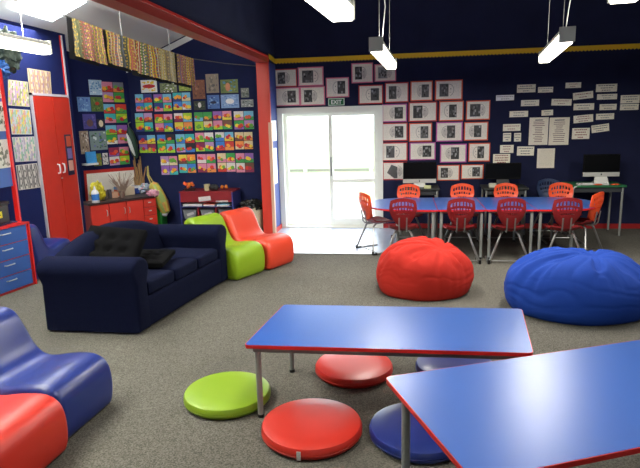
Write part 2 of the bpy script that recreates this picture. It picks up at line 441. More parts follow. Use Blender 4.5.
# small fruit paintings, four to a panel
CW = {'blue': (60, 130, 215), 'sky': (120, 195, 225), 'teal': (60, 190, 190), 'pink': (225, 140, 170), 'purple': (150, 100, 185), 'lime': (170, 215, 50),
      'green': (60, 165, 80), 'red': (215, 60, 50), 'yellow': (235, 215, 70), 'orange': (240, 150, 70), 'cream': (232, 214, 170), 'white': (232, 230, 225),
      'navy': (40, 60, 130), 'grey': (130, 135, 150), 'maroon': (140, 40, 80), 'brown': (120, 80, 60), 'black': (40, 40, 45), 'mauve': (190, 150, 200)}
def painting(parent, C4, n, bg, fg, seed):
    rnd = random.Random(seed); S = Sheet(C4, n, .0); S.card(CW[bg], .0015)
    S.rect(0, .62, 1, 1, CW[fg])
    k = rnd.choice([2, 3, 3])
    fr = [(225, 60, 45), (245, 170, 50), (245, 220, 60), (230, 95, 60), (200, 40, 60), (110, 180, 60)]
    for i in range(k):
        cu = .28+.22*i+rnd.uniform(-.06, .06); cv = .55+rnd.uniform(-.14, .14); r_ = rnd.uniform(.15, .23)
        S.ell(cu+.05, cv+r_*.8, r_, r_*.35, (60, 50, 70), .0003)
        S.ell(cu, cv, r_, r_, rnd.choice(fr), .0006+i*.0003)
    return obj('painting', S.m, PIG, parent)
def quad_panel(pl, c, cols, label, seed, group):
    C4 = corners(pl, c); S = Sheet(C4, pl.n); S.card((28, 30, 44), .003)
    p = obj('fruit_painting_panel', S.m, PIG); tag(p, label, 'painting', group)
    i = 0
    for v in (0, 1):
        for u in (0, 1):
            bg, fg = cols[i]
            j = .012
            painting(p, subC(S, .01+u*.5, .01+v*.5, .485+u*.5, .485+v*.5, S.d), pl.n, bg, fg, seed*10+i); i += 1
    return p
GRP = 'fruit painting panels on the alcove wall'
rows = {
 'top': [((135.5,94,152.5,111.5), ['sky pink','navy red','blue pink','teal red']), ((154,94,172,111.5), ['purple green','sky pink','navy pink','teal lime']), ((173,92.5,191,110), ['teal navy','sky cream','blue yellow','sky white'])],
 'second': [((135.5,113,153,131.7), ['sky lime','mauve brown','lime navy','teal green']), ((155,114,173,132), ['red lime','pink green','pink maroon','blue lime']), ((174.5,113,192.5,131), ['white maroon','lime sky','yellow blue','orange red']),
   ((194.5,112,212.5,130.5), ['green sky','green brown','lime lime','cream green']), ((213,111,232,129.5), ['purple navy','pink yellow','pink lime','brown green']), ((234,111,254,129.5), ['white pink','sky green','green purple','mauve green'])],
 'third': [((139,135,156,153), ['navy orange','sky yellow','purple lime','maroon lime']), ((157.5,134.5,175,153), ['blue lime','black green','green lime','sky lime']), ((176,134,195,152.5), ['sky blue','teal red','sky mauve','black blue']),
   ((195.5,132.5,214,151.5), ['pink lime','white green','maroon lime','mauve green']), ((215.5,132,234,150.5), ['white blue','sky yellow','blue red','red orange']), ((235,132,253,149.5), ['cream brown','cream orange','orange cream','cream orange'])],
 'bottom': [((161,156,178,175), ['mauve white','pink cream','purple mauve','purple teal']), ((179,154.5,196,173), ['yellow brown','orange green','sky teal','blue orange']), ((197.5,154,216,172.5), ['pink white','pink green','pink maroon','pink orange']),
   ((217.5,153,235.5,172), ['cream pink','green pink','cream red','white pink']), ((236,153,254,172.5), ['pink green','purple green','white pink','brown maroon'])]}
sd = 1
for rn, lst in rows.items():
    for i, (c, cs) in enumerate(lst):
        cols = [tuple(q.split()) for q in cs]
        pos = ['leftmost', 'second from the left', 'third from the left', 'fourth from the left', 'fifth from the left', 'sixth from the left'][i]
        if i == len(lst)-1: pos = 'rightmost'
        quad_panel(BACK, c, cols, 'four fruit paintings in %s and %s, %s, %s row' % (cols[0][0], cols[3][0], pos, rn), sd, GRP); sd += 1
for c, cs, lb in (((102,82,124,102.5), ['pink red','grey orange','mauve pink','green lime'], 'panel of four fruit paintings above the others beside the blue and white drawing'),
                  ((104,104,127,123), ['sky red','red green','teal pink','lime green'], 'panel of four fruit paintings with a red square, second down near the corner'),
                  ((106,125,128,144), ['sky lime','purple red','green white','mauve pink'], 'panel of four fruit paintings with a green square, third down near the corner'),
                  ((109,147,129.5,165), ['maroon purple','pink red','white mauve','lime green'], 'panel of four fruit paintings just above the red framed white board')):
    quad_panel(ANG, c, [tuple(q.split()) for q in cs], lb, sd, 'fruit painting panels beside the alcove corner'); sd += 1

def single(pl, c, base, extra, label, seed=0, name='painting', cat='painting', group=None, fig=None, stripes=False):
    rnd = random.Random(seed+77); S = Sheet(corners(pl, c), pl.n); S.card(base, .003)
    if stripes:
        k = 13
        for i in range(k):
            u = .03+.94*i/k; w = .94/k*.8; col = extra[i % len(extra)]
            pts = []; nn = 10
            for j in range(nn+1): v = .03+.94*j/nn; pts.append((u+.018*math.sin(v*9+i*.7+seed), v))
            pts2 = [(a_+w, b_) for a_, b_ in pts][::-1]
            for j in range(nn):
                S.poly([pts[j], pts[j+1], (pts[j+1][0]+w, pts[j+1][1]), (pts[j][0]+w, pts[j][1])], col if (j+i) % 3 else extra[(i+j) % len(extra)])
    else:
        for i in range(26):
            u = rnd.uniform(.04, .86); v = rnd.uniform(.04, .86)
            S.ell(u+.05, v+.05, rnd.uniform(.03, .1), rnd.uniform(.03, .1), rnd.choice(extra), .0002*(i % 4)+.0002, 7) if .1 < u < .85 and .1 < v < .85 else S.rect(u, v, min(.98, u+.1), min(.98, v+.07), rnd.choice(extra), .0001)
    if fig: S.ell(*fig[:4], fig[4], .0015)
    o = obj(name, S.m, PIG); tag(o, label, cat, group); return o
G2 = 'single paintings on the alcove walls'
single(BACK, (141,80,157,92.5), (235,235,230), [(235,200,40)], 'white sheet with a red and yellow band half hidden behind the hanging cloths', 1, group=G2, fig=(.5, .5, .4, .16, (190,40,40)))
single(BACK, (160,83,177,92.5), (120,130,90), [(180,200,120), (230,230,220), (70,90,60)], 'green leafy picture peeking out under the hanging cloths', 2, group=G2)
single(BACK, (179,84,191,91), (150,170,60), [(120,150,40), (200,200,90)], 'lime coloured picture just under the rightmost hanging cloth', 3, group=G2)
single(BACK, (192.5,80,205,99), (130,78,50), [(150,95,60), (100,60,45), (165,110,80)], 'brown textured painting right of the hanging cloths', 4, group=G2)
single(BACK, (194,101,205.5,110), (50,60,50), [(90,110,80), (30,35,35)], 'small dark picture with a pale figure in the middle', 5, group=G2, fig=(.5,.45,.15,.3,(225,222,215)))
single(BACK, (206,74,218.7,93), (150,135,115), [(120,115,100), (175,160,140), (100,95,90)], 'tall grey brown collage, topmost of the alcove pictures', 6, group=G2)
single(BACK, (220.5,79.5,238,93), (110,130,70), [(80,140,180), (150,170,80), (90,110,60)], 'landscape painting with an orange figure on green and blue', 7, group=G2, fig=(.42,.55,.14,.32,(200,130,90)))
single(BACK, (207.5,95,219.5,108.7), (80,120,185), [(50,80,150), (140,180,220)], 'small blue sea painting with a dark shape', 8, group=G2, fig=(.5,.55,.25,.1,(40,50,80)))
single(BACK, (221,94.5,239,108), (130,165,210), [(90,130,190), (160,190,225)], 'blue painting of a white animal shape', 9, group=G2, fig=(.5,.5,.24,.2,(240,242,240)))
single(BACK, (241,88,249,97.5), (120,128,118), [(80,90,80), (170,175,165)], 'tiny grey green picture nearest the red post, upper one', 10, group=G2)
single(BACK, (241,99.5,253.5,107), (150,155,150), [(100,105,100), (205,205,200)], 'small grey landscape drawing near the red post, lower one', 11, group=G2)
single(ANG, (89,80,102,95), (180,210,230), [(80,130,190), (235,240,245), (120,170,210)], 'blue and white snowy painting at the top near the cupboard', 12, group=G2)
single(ANG, (77.5,97,90.5,111.5), (110,150,205), [(70,100,180), (150,190,225)], 'pale blue painting closest to the red cupboard', 13, group=G2)
single(ANG, (91,97,103,111.5), (90,120,60), [(120,150,70), (60,90,45)], 'green painting with a red spot in its middle', 14, group=G2, fig=(.5,.45,.18,.12,(190,60,40)))
single(ANG, (83,114,96,129), (80,75,150), [(60,60,120), (110,100,180)], 'purple painting of a brown shape', 15, group=G2, fig=(.5,.6,.25,.25,(110,80,80)))
single(ANG, (97,119,104.5,128), (30,32,50), [(30,32,50)], 'small dark picture of a white and yellow bird', 16, group=G2, fig=(.5,.5,.3,.38,(235,225,190)))
single(ANG, (80,131,89,154), (160,140,120), [(225,215,200), (90,70,60), (200,180,160)], 'tall narrow collage in beige and brown', 17, group=G2)
single(ANG, (90,131,107,150), (130,150,150), [(220,230,230), (60,120,70), (110,120,180), (80,90,90)], 'large green and white painting above the blue folder', 18, group=G2)
single(ANG, (93.6,153.6,101.5,166), (110,130,60), [(200,90,50), (140,160,70)], 'small green and orange picture beside the blue folder', 19, group=G2)
single(ANG, (102.7,153,108,164.5), (215,218,215), [(60,60,60), (120,120,120)], 'small black and white patterned drawing', 20, group=G2)

# papers on the left wall
G3 = 'patterned line drawings beside the red cupboard'
yl = [(225,205,90), (215,170,190), (150,160,110), (235,225,200), (190,150,200)]
single(LEFT, ((26.9,68.1),(50,71.7),(51.6,96),(29.7,94.4)), (215,195,160), [(190,150,120), (225,205,170), (170,130,150)], 'beige striped drawing above the red cupboard', 30, 'drawing', 'drawing', G3, stripes=True)
single(LEFT, ((7.8,79.5),(27.3,81.9),(29.4,106.9),(8.1,105.3)), (215,205,170), yl, 'yellow and mauve patterned drawing, topmost of the column left of the cupboard', 31, 'drawing', 'drawing', G3, stripes=True)
single(LEFT, ((8.6,108.4),(29.7,110),(32,134.4),(11.7,134.4)), (225,222,215), [(235,210,90), (230,160,140), (200,205,215), (160,200,160)], 'pale striped drawing with yellow and pink bars, second of the column', 32, 'drawing', 'drawing', G3, stripes=True)
single(LEFT, ((11.7,137.2),(34,136.4),(36.7,161),(15.3,162)), (215,208,212), [(140,190,160), (220,210,220), (190,175,195), (235,225,200)], 'drawing of wavy green and mauve lines, third of the column', 33, 'drawing', 'drawing', G3, stripes=True)
single(LEFT, ((15.6,165.3),(36.7,163),(41,187.2),(18.8,190.3)), (215,208,200), [(120,115,115), (225,220,212), (160,155,150)], 'grey and white looping line drawing, lowest of the column', 34, 'drawing', 'drawing', G3, stripes=True)

# portraits on the back wall
BC = {'red': (200,50,50), 'pink': (225,120,150), 'orange': (225,90,45), 'magenta': (190,80,160)}
POR = [(274,69,297,87,'red','L'),(298,67,323.5,86,'pink','L'),(275,87.5,300,106,'pink','R'),(300,86.5,325,105.5,'pink','L'),(326,77.5,349,97.5,'pink','R'),
 (351.5,63,373,83,'pink','L'),(374.5,64,396,81.5,'pink','L'),(358.5,85,383,104,'red','R'),(385,82.5,408.5,102.5,'red','L'),(410.5,81,432.5,101,'orange','R'),(435,80,462.5,100,'orange','L'),
 (382,104,407,122,'magenta','R'),(408.5,102,437,121.5,'red','L'),(439,101,463.5,121,'orange','C'),(466,100.5,490,120,'orange','L'),
 (382,123,407.5,141,'red','R'),(409,123,432,141.5,'orange','R'),(436,122,462.5,141.5,'magenta','C'),(464,122,488,140.5,'orange','C'),
 (382,142.5,407.5,161,'red','L'),(409.5,142.5,435.5,160,'magenta','R'),(440,144,466.5,162.5,'magenta','C'),(468.5,143,490,161.5,'orange','C'),
 (382.5,162,407,180,'red','T'),(437,165,459.5,180.5,'orange','L'),(461,164.5,483.5,179,'orange','R')]
PL = ['upper left of the four over the door corner','upper right of the four over the door corner','lower left of the four over the door corner','lower right of the four over the door corner','directly above the exit sign',
 'top pair, left one, under the hanging lamp','top pair, right one, under the hanging lamp','touching the door head right of the exit sign','top long row, second from the door','top long row, third from the door','top long row, farthest right',
 'second long row, beside the door','second long row, second from the door','second long row, third from the door','second long row, farthest right',
 'third long row, beside the door','third long row, second from the door','third long row, third from the door','third long row, farthest right',
 'fourth long row, beside the door','fourth long row, above the left computer','fourth long row, third from the door','fourth long row, farthest right',
 'lowest row, left of the left computer','lowest row, right of the left computer','lowest row, farthest right']
for i, (x0, y0, x1, y1, bc, sd_) in enumerate(POR):
    rnd = random.Random(500+i); S = Sheet(corners(BACK, (x0, y0, x1, y1)), BACK.n); S.card(BC[bc], .003)
    p = obj('portrait_poster', S.m, PIG); tag(p, 'portrait with %s border, %s' % (bc, PL[i]), 'poster', 'mounted portrait drawings on the back wall')
    Q = Sheet(subC(S, .045, .055, .955, .945, S.d), BACK.n, 0); Q.card((238, 232, 220), .001)
    u0, u1 = {'L': (.13, .49), 'R': (.5, .87), 'C': (.4, .74), 'T': (.15, .62)}[sd_]
    if i in (1, 6, 14): u1 += .12
    v0, v1 = .14, .86
    g = rnd.randint(45, 95) + (60 if i == 6 else 0)
    if sd_ == 'T': Q.poly([(u0, .6), (u0+.32, .95), (u1, .95), (u1, .25), (u0+.2, .1)], (g, g, g))
    else:
        Q.rect(u0, v0, u1, v1, (g, g, g))
        for k in range(14):
            a_ = rnd.uniform(u0, u1-.08); b_ = rnd.uniform(v0, v1-.14); h = rnd.randint(20, 170)
            Q.rect(a_, b_, a_+.07, b_+.13, (h, h, h), .0004+.0002*(k % 3))
    cu = u1+.02 if sd_ in 'LT' else u0-.02
    n = 14; sg = 1 if sd_ in 'LT' else -1
    if i % 3 != 1: Q.ell(cu+sg*.06, .52, .1, .26, (205, 198, 190), .0003)
    for k in range(n-1):                                  # drawn outline of the other half of the face
        t0 = -PI/2+PI*k/n; t1 = -PI/2+PI*(k+1)/n
        f = lambda t, r_: (cu+sg*r_*.2*math.cos(t), .5+r_*.34*math.sin(t))
        q = [f(t0, 1), f(t1, 1), f(t1, .9), f(t0, .9)]
        if sg > 0: q = q[::-1]
        Q.poly(q, (165, 160, 155), .0012)
    Q.ell(cu+sg*.07, .44, .025, .03, (120, 118, 115), .0014, 8)
    Q.rect(cu+sg*.05-.03, .62, cu+sg*.05+.03, .645, (140, 135, 132), .0014)
    obj('drawing', Q.m, PIG, p)

# word cards
CARDS = [(496,95,514,100.5,0,'shiny card, farthest left of the upper cards'),(517,84.5,535.5,92.5,0,'three-line card, topmost on the left'),(538,87,553,92.5,0,'short card right of the topmost left card'),
 (565.5,82.5,581,88,0,'highest card in the middle'),(596,84,617,91.8,0,'highest card on the right, with three lines'),(573,92,593,99,-5,'tilted card under the highest middle card'),
 (597,94,617,99.5,0,'card directly under the highest right one'),(620.5,95,639.5,103.3,0,'upper of two touching cards at the far right'),(620,104,638.5,110,0,'lower of two touching cards at the far right'),
 (521,100,539,106,0,'card midway between the shiny one and the two long sheets'),(551.5,99,571.5,105.5,2,'wide card above the right long sheet'),(573.5,103.5,594,110,0,'wide card straight below the tilted upper one'),
 (599.5,104,616.5,110,0,'card left of the two touching far right cards'),(509.5,111,528,117,0,'card left of the long sheets, upper'),(541.5,110,553,115.5,-2,'smallest card just above the long sheets'),
 (573.5,115,593,122.5,-4,'tilted card with red writing right of the long sheets'),(596,113.5,614,119.5,-1,'card on the right below the pair of three'),(503,124,520.5,131,0,'red lettered card left of the long sheets'),
 (503,133,511,141.5,0,'left of the two little square cards'),(514,133,521,141.5,0,'right of the two little square cards'),(572,128,589.5,139,0,'tall four-line card right of the long sheets'),
 (591.5,124.5,609,132,-7,'most tilted card, lowest on the right'),(500,145,513.5,153,0,'card under the little square cards'),(517,146.5,534,155.5,1,'card just left of the plain sheet'),(493,154,510,164,0,'lowest card, next to the portraits')]
def tilt(C4, n, a):
    c = sum(C4, Vector((0,0,0)))/4; q = Matrix.Rotation(R(a), 3, n); return [c+q@(p-c) for p in C4]
for i, (x0, y0, x1, y1, a_, lb) in enumerate(CARDS):
    rnd = random.Random(900+i); h = y1-y0
    S = Sheet(tilt(corners(BACK, (x0, y0, x1, y1)), BACK.n, -a_), BACK.n); S.card((240, 234, 214) if i else (240, 240, 240), .002)
    nl = 2 if h < 7.2 else (3 if h < 9.5 else 4); red = i in (5, 15, 17, 20, 22, 24) or i % 7 == 3
    for k in range(nl):
        v = (k+.7)/(nl+.4); w = rnd.uniform(.55, .9) if k < nl-1 else rnd.uniform(.3, .6)
        u = .5-w/2
        while u < .5+w/2-.04:
            du = rnd.uniform(.05, .13); S.rect(u, v-.045, min(u+du, .5+w/2), v+.045, (150, 70, 70) if red else (95, 90, 92)); u += du+.025
    o = obj('word_card', S.m, PIG); tag(o, 'cream word card, '+lb, 'card', 'printed word cards on the back wall')
for c, lb, nl in (((529,117.5,548,145), 'left of the two long text sheets on the navy wall', 13), ((549,117.5,569,145), 'right of the two long text sheets on the navy wall', 12), ((537,148.5,554.5,168), 'faintly lined cream sheet below the two long text sheets', 14)):
    rnd = random.Random(nl); S = Sheet(corners(BACK, c), BACK.n); S.card((236, 228, 208), .002)
    for k in range(nl):
        v = .1+.84*k/nl; w = rnd.uniform(.3, .7)
        if nl == 14: S.rect(.12, v, .88, v+.008, (180, 172, 162)); continue
        S.rect(.5-w/2, v-.011*(2 if k == 0 else 1), .5+w/2, v+.011, (130, 95, 95) if k else (90, 85, 90))
    o = obj('text_sheet', S.m, PIG); tag(o, lb, 'sheet', 'text sheets on the navy wall')
# exit sign
C4 = corners(BACK, (328.5, 98.3, 344.5, 105.5)); w = (C4[1]-C4[0]).length; h = (C4[0]-C4[3]).length
ex = thing('exit_sign', 'green EXIT sign with white letters above the glass door', 'sign', C4[3])
m = MB(); m.box((0, -.03, 0), (w, -.001, h)); obj('sign_box', m, mat('pale_sign_rim', (200, 225, 205), .5), ex)
m = MB(); m.box((.012, -.033, .012), (w-.012, -.0295, h-.012)); obj('sign_face', m, mat('exit_green', (20, 105, 62), .5), ex)
cu = bpy.data.curves.new('exit_text', 'FONT'); cu.body = 'EXIT'; cu.size = .085; cu.extrude = .002; cu.align_x = 'CENTER'; cu.offset = .002
to = bpy.data.objects.new('tmp', cu); COL.objects.link(to); bpy.context.view_layer.update()
me = bpy.data.meshes.new_from_object(to.evaluated_get(bpy.context.evaluated_depsgraph_get())); bpy.data.objects.remove(to)
mxw = max(v.co.x for v in me.vertices)-min(v.co.x for v in me.vertices)
for v in me.vertices: v.co = Vector((v.co.x*(w*.66/mxw)+w/2, -.036-v.co.z, v.co.y*1.0+h/2-.031))
me.materials.clear(); me.materials.append(mat('sign_white', (240, 245, 240), .5)); lo = bpy.data.objects.new('sign_lettering', me); COL.objects.link(lo); lo.parent = ex
# two white sheets on the narrow wall left of the door
SIDE = Plane_((XS+.006, 0, 0), (1, 0, 0))
for c, lb in (((271.3,120.5,276.3,141), 'upper white sheet on the narrow blue wall left of the door'), ((273,148,277,184), 'lower white sheet on the narrow blue wall left of the door')):
    S = Sheet(corners(SIDE, c), SIDE.n); S.card((238, 240, 244), .002); S.rect(.1, .1, .9, .16, (180, 190, 210)); o = obj('notice', S.m, PIG); tag(o, lb, 'notice')

# ------------------------------------------------------------------ alcove furniture
# cupboard set in the left wall
q = [LEFT.at(*p) for p in ((30.2, 94.5), (66, 98))]
cy0, cy1, cz = q[0].y, q[1].y, (q[0].z+q[1].z)/2
cb = thing('cupboard', 'tall red double-door cupboard with white handles set in the blue wall', 'cupboard', (XL+.001, cy0, 0))
W = cy1-cy0
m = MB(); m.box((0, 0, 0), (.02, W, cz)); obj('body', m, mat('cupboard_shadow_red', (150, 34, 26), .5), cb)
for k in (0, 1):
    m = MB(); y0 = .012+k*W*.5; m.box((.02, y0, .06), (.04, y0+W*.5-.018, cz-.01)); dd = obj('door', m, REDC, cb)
    m = MB(); yy = W/2+(-.055 if k == 0 else .055); zc = LEFT.at(57, 168.5).z
    m.tube([(.04, yy, zc-.06), (.068, yy, zc-.055), (.075, yy, zc), (.068, yy, zc+.055), (.04, yy, zc+.06)], .01, 8); h_ = obj('handle', m, WHITE, dd)
m = MB(); m.lathe([(.008, 0), (.008, .02)], 10); m.v = [Vector((.04+v.z, W/2+v.x, zc-.13+v.y)) for v in m.v]; obj('lock', m, SILVER, dd)
m = MB(); z_ = LEFT.at(64, 134.5).z; zb = LEFT.at(68, 175).z; m.box((.041, W*.72, zb), (.044, W*.92, z_), (32, 34, 70))
for k, c in enumerate([(220,170,150), (120,110,170), (200,90,60)]): m.box((.0445, W*.76, zb+.06+k*(z_-zb)*.3), (.046, W*.9, zb+.06+k*(z_-zb)*.3+.14), c)
obj('picture_strip', m, PIG, cb)
m = MB(); m.box((0, -.025, 0), (.03, 0, cz+.03)); m.box((0, -.025, cz), (.03, W, cz+.03)); obj('edge_strip', m, mat('pale_edge_trim', (205, 200, 205), .5), cb)
pz = 2.95
m = MB(); m.box((XL+.001, cy1, 0), (XL+.03, cy1+.025, pz)); struct('trim_8', m, MATS['pale_edge_trim'])
m = MB(); m.box((XL+.001, cy1-.008, cz+.03), (XL+.02, cy1, pz)); struct('trim_10', m, REDP)

# tall blue bookcase and drawers at the left edge
PX = -4.2
bk = thing('bookcase', 'tall blue bookcase panel with a red edge at the left of the picture', 'bookcase', (XL, 4.4, 0))
d = PX-XL; L_ = 5.64-4.4
BKM = mat('bookcase_blue', (54, 92, 160), .5)
m = MB(); m.box((0, 0, 1.12), (d-.02, L_, 2.33)); obj('panel', m, BKM, bk)
m = MB(); m.box((0, 0, .73), (.02, L_, 1.12)); m.box((.02, 0, .73), (d-.02, .02, 1.12)); m.box((0, 0, .715), (d-.02, L_, .73)); obj('shelf', m, mat('bookcase_dark', (26, 34, 70), .7), bk)
m = MB(); m.box((d-.045, L_, .70), (d+.005, L_+.03, 2.36)); obj('edging', m, REDE, bk)
BKP = Plane_((PX-.02, 0, 0), (1, 0, 0))
for c, lb, ex_ in ((((-12,66),(1.4,68.6),(3,98.3),(-10,98)), 'pale sheet pinned highest on the blue bookcase', [(120,120,110)]), (((-8,101),(4.7,101.9),(7,131),(-5,131.5)), 'black and white tree drawing on the blue bookcase, middle', [(60,70,60), (120,130,110)]),
               (((-6,140),(8,139),(11.7,167),(-3,169)), 'pale tree drawing lowest on the blue bookcase', [(110,115,100), (150,150,140)])):
    single(BKP, c, (215, 215, 205), ex_, lb, len(lb), 'drawing', 'drawing', 'sheets on the blue bookcase')
ct = thing('storage_crate', 'black storage crate with a yellow label on top of the blue drawers', 'crate', (PX-.22, 5.28, .731))
m = MB(); m.box((-.18, -.27, 0), (.18, .27, .22)); obj('body', m, BLACK, ct, bevel=.015)
m = MB(); m.box((-.19, -.28, .2), (.19, .28, .235)); obj('rim', m, BLACK, ct, bevel=.006)
m = MB(); m.box((.181, -.02, .07), (.184, .15, .14), (225, 215, 50)); m.box((.1843, 0, .1), (.185, .13, .108), (60, 60, 40)); obj('label_card', m, PIG, ct)
m = MB(); m.blob((0, 0, .25), (.14, .2, .05), 5, .3, 9, col=(150, 110, 70)); obj('paper_contents', m, PIG, ct)
for i, (c, rad, col, lb) in enumerate(((tuple(onX(6, 50, -4.38)), (.12, .17, .22), (70, 82, 72), 'crumpled dark green plastic bag on top of the bookcase'), (tuple(onX(0, 69, -4.38)), (.08, .1, .1), (50, 100, 170), 'blue plastic bag bulging over the bookcase top'))):
    m = MB(); m.blob(c, rad, 11+i, .5, 8, 36, 24, col=col); o = obj('plastic_bag', m, PIG); tag(o, lb, 'bag')
dw = thing('drawer_unit', 'low blue drawer unit with red edges and silver handles at the left edge', 'drawers', (-4.1, 5.64, 0), R(-9))
m = MB(); m.prism([(-.46, 0), (-.27, -1.28), (-.02, -1.28), (-.02, 0)][::-1], 0, .7); obj('body', m, BLUEL, dw)
m = MB(); m.box((-.46, -.0, 0), (.0, .02, .72)); m.prism([(-.46, 0), (-.27, -1.28), (0, -1.28), (0, 0)][::-1], .7, .72); m.box((-.02, -1.3, 0), (0, -1.28, .7)); obj('edging', m, REDE, dw)
for k in range(4):
    for c in range(2):
        y0 = -.02-.62*(c+1); m = MB(); z0_ = .03+k*.168; m.box((-.02, y0+.012, z0_), (-.006, y0+.61, z0_+.156)); f_ = obj('drawer', m, BLUEL, dw)
        m = MB(); m.tube([(-.006, y0+.26, z0_+.11), (.014, y0+.27, z0_+.11), (.014, y0+.38, z0_+.11), (-.006, y0+.39, z0_+.11)], .006, 6); obj('handle', m, SILVER, f_)
m = MB(); m.box((-.021, -1.28, .0), (-.0195, 0, .69)); obj('gap_lining', m, REDE, dw)
sb = thing('speaker', 'white box speaker with a dark cone standing before the drawers', 'speaker', (-4.07, 4.76, 0), R(-9))
m = MB(); m.box((0, -.24, 0), (.2, .0, .3)); obj('case', m, WHITE, sb, bevel=.02)
m = MB(); m.lathe([(.07, 0), (.075, .006), (.03, .008)], 20); m.v = [Vector((.2+v.z, -.1+v.x, .14+v.y)) for v in m.v]; obj('cone', m, BLACK, sb)

# red drawer unit along the angled wall
def frame_at(P, d):  # local x = along, y = out of the wall
    return P, math.atan2(d.y, d.x)
L0 = onZ(88.8, 203.8, .62); L1 = onZ(157.5, 195, .62); dl = (L1-L0); UL = dl.length; ang = math.atan2(dl.y, dl.x)
ru = thing('cabinet', 'low red cabinet with a dark worktop under the painted corner wall', 'cabinet', (L0.x, L0.y, 0), ang)
# local: x along front, +y towards the wall, front at y=0
D0 = (L0-AW0).dot(AN); D1 = (L1-AW0).dot(AN)
m = MB(); m.prism([(.02, .03), (UL-.02, .03), (UL-.02, .42), (.02, .30)], 0, .59); obj('body', m, mat('cabinet_side_red', (150, 34, 28), .5), ru)
m = MB(); m.prism([(-.01, 0), (UL, 0), (UL, .44), (-.01, .32)], .59, .62); obj('worktop', m, DARKW, ru, bevel=.004)
cw = (UL-.28)/3
for k in range(3):
    m = MB(); x0 = .03+k*cw; m.box((x0, .01, .05), (x0+cw-.012, .03, .575)); d_o = obj('door', m, REDC, ru)
    xx = x0+(cw-.05 if k != 2 else .03)
    if k == 0: xx = x0+cw-.05
    m = MB(); m.tube([(xx, .01, .4), (xx, -.015, .41), (xx, -.015, .48), (xx, .01, .49)], .006, 6); obj('handle', m, SILVER, d_o)
for k in range(4):
    m = MB(); x0 = .03+3*cw; z0_ = .05+k*.133; m.box((x0, .01, z0_), (UL-.03, .03, z0_+.123)); d_o = obj('drawer', m, REDC, ru)
    m = MB(); m.blob((x0+.1, 0, z0_+.07), (.03, .012, .01), 0, 0, 1, 8, 6); obj('knob', m, SILVER, d_o)
# white board with red frame on angled wall
C4 = [ANG.at(*p) for p in ((83.4,170.8), (133.4,167), (134.5,196), (86,203))]
S = Sheet(C4, AN); S.card((196, 44, 34), .012); p = obj('pin_board', S.m, PIG); tag(p, 'cream board with a red frame behind the clutter on the worktop', 'board')
Q = Sheet(subC(S, .04, .1, .995, .98, S.d), AN, 0); Q.card((248, 244, 232), .002); obj('board_surface', Q.m, PIG, p)
# things on worktop: helper in cabinet frame from pixels
WZ = .621
def wt(x, y, z=WZ): return onZ(x, y, z)
def small_box(name, x, y, w, dpt, h, col, label, cat='box', band=None, rz=None, z=WZ):
    P = wt(x, y, z); t = thing(name, label, cat, P, ang if rz is None else rz)
    m = MB(); m.box((-w/2, 0, 0), (w/2, dpt, h), col); obj('body', m, PIG, t)
    if band: m = MB(); m.box((-w/2-.001, -.001, h*.7), (w/2+.001, dpt+.001, h), band); obj('lid', m, PIG, t)
    return t
P = wt(95.5, 203.2)
P = P + Vector((-.02, .05, 0)); t = thing('glue_bottle', 'white squeeze bottle with a blue label on the left end of the worktop', 'bottle', P)
m = MB(); m.lathe([(.05, 0), (.055, .01), (.055, .15), (.04, .18), (.018, .195)], 16, col=(235, 235, 235)); obj('body', m, PIG, t)
m = MB(); m.lathe([(.0565, .04), (.0565, .13)], 16, col=(50, 120, 200)); obj('label_band', m, PIG, t)
m = MB(); m.lathe([(.018, .195), (.016, .22), (.006, .25)], 12, col=(240, 240, 240)); obj('nozzle', m, PIG, t)
def lump(name, x, y, z, rad, col, label, cat, seed, amp=.45, extra=None):
    P = wt(x, y, z); m = MB(); m.blob((P.x, P.y, P.z+rad[2]*.95), rad, seed, amp, 7, 30, 20, col=col)
    if extra:
        rnd = random.Random(seed)
        for i in range(len(m.c)):
            if noise.noise(m.v[m.f[i][0]]*16+Vector((seed,0,0))) > .1: m.c[i] = rnd.choice(extra)
    o = obj(name, m, PIG); return tag(o, label, cat)
lump('shopping_bag', 98.5, 200.5, WZ, (.1, .1, .14), (205, 190, 40), 'crumpled yellow plastic shopping bag behind the white bottle', 'bag', 21, .6, [(225, 215, 70), (180, 165, 30)])
lump('plastic_wrap', 106, 194, WZ, (.08, .05, .12), (60, 140, 150), 'teal plastic crumpled behind the yellow bag', 'bag', 22, .6)
t = small_box('jar', 106.5, 199.5, .06, .07, .13, (90, 80, 75), 'dark tin jar on the worktop beside the yellow bag', 'jar')
t = small_box('jar', 110.8, 198.6, .05, .06, .14, (60, 55, 60), 'black tin jar next to the brown jar on the worktop', 'jar')
t = small_box('box', 115.5, 197.8, .1, .09, .09, (205, 160, 130), 'small tan cardboard box in the middle of the worktop')
t = small_box('tub', 122, 195.5, .14, .12, .14, (205, 90, 50), 'orange tub with a blue rim holding brushes', 'tub', (80, 130, 180))
t = small_box('carton', 130.5, 195, .16, .12, .13, (215, 200, 175), 'cream carton in the right half of the worktop', 'box')
t = small_box('carton', 137.5, 193.5, .08, .1, .13, (40, 70, 150), 'blue and white carton beside the crumpled cloth', 'box', (220, 220, 225))
o = lump('cloth', 146, 192.5, WZ, (.16, .12, .07), (190, 200, 215), 'crumpled floral cloth hanging over the worktop corner', 'cloth', 25, .6, [(120, 190, 200), (225, 150, 170), (230, 230, 230)])
o = lump('rag', 153.5, 196, WZ, (.09, .06, .05), (215, 150, 170), 'pink rag at the right end of the worktop', 'cloth', 26, .6, [(235, 190, 200), (190, 120, 150)])
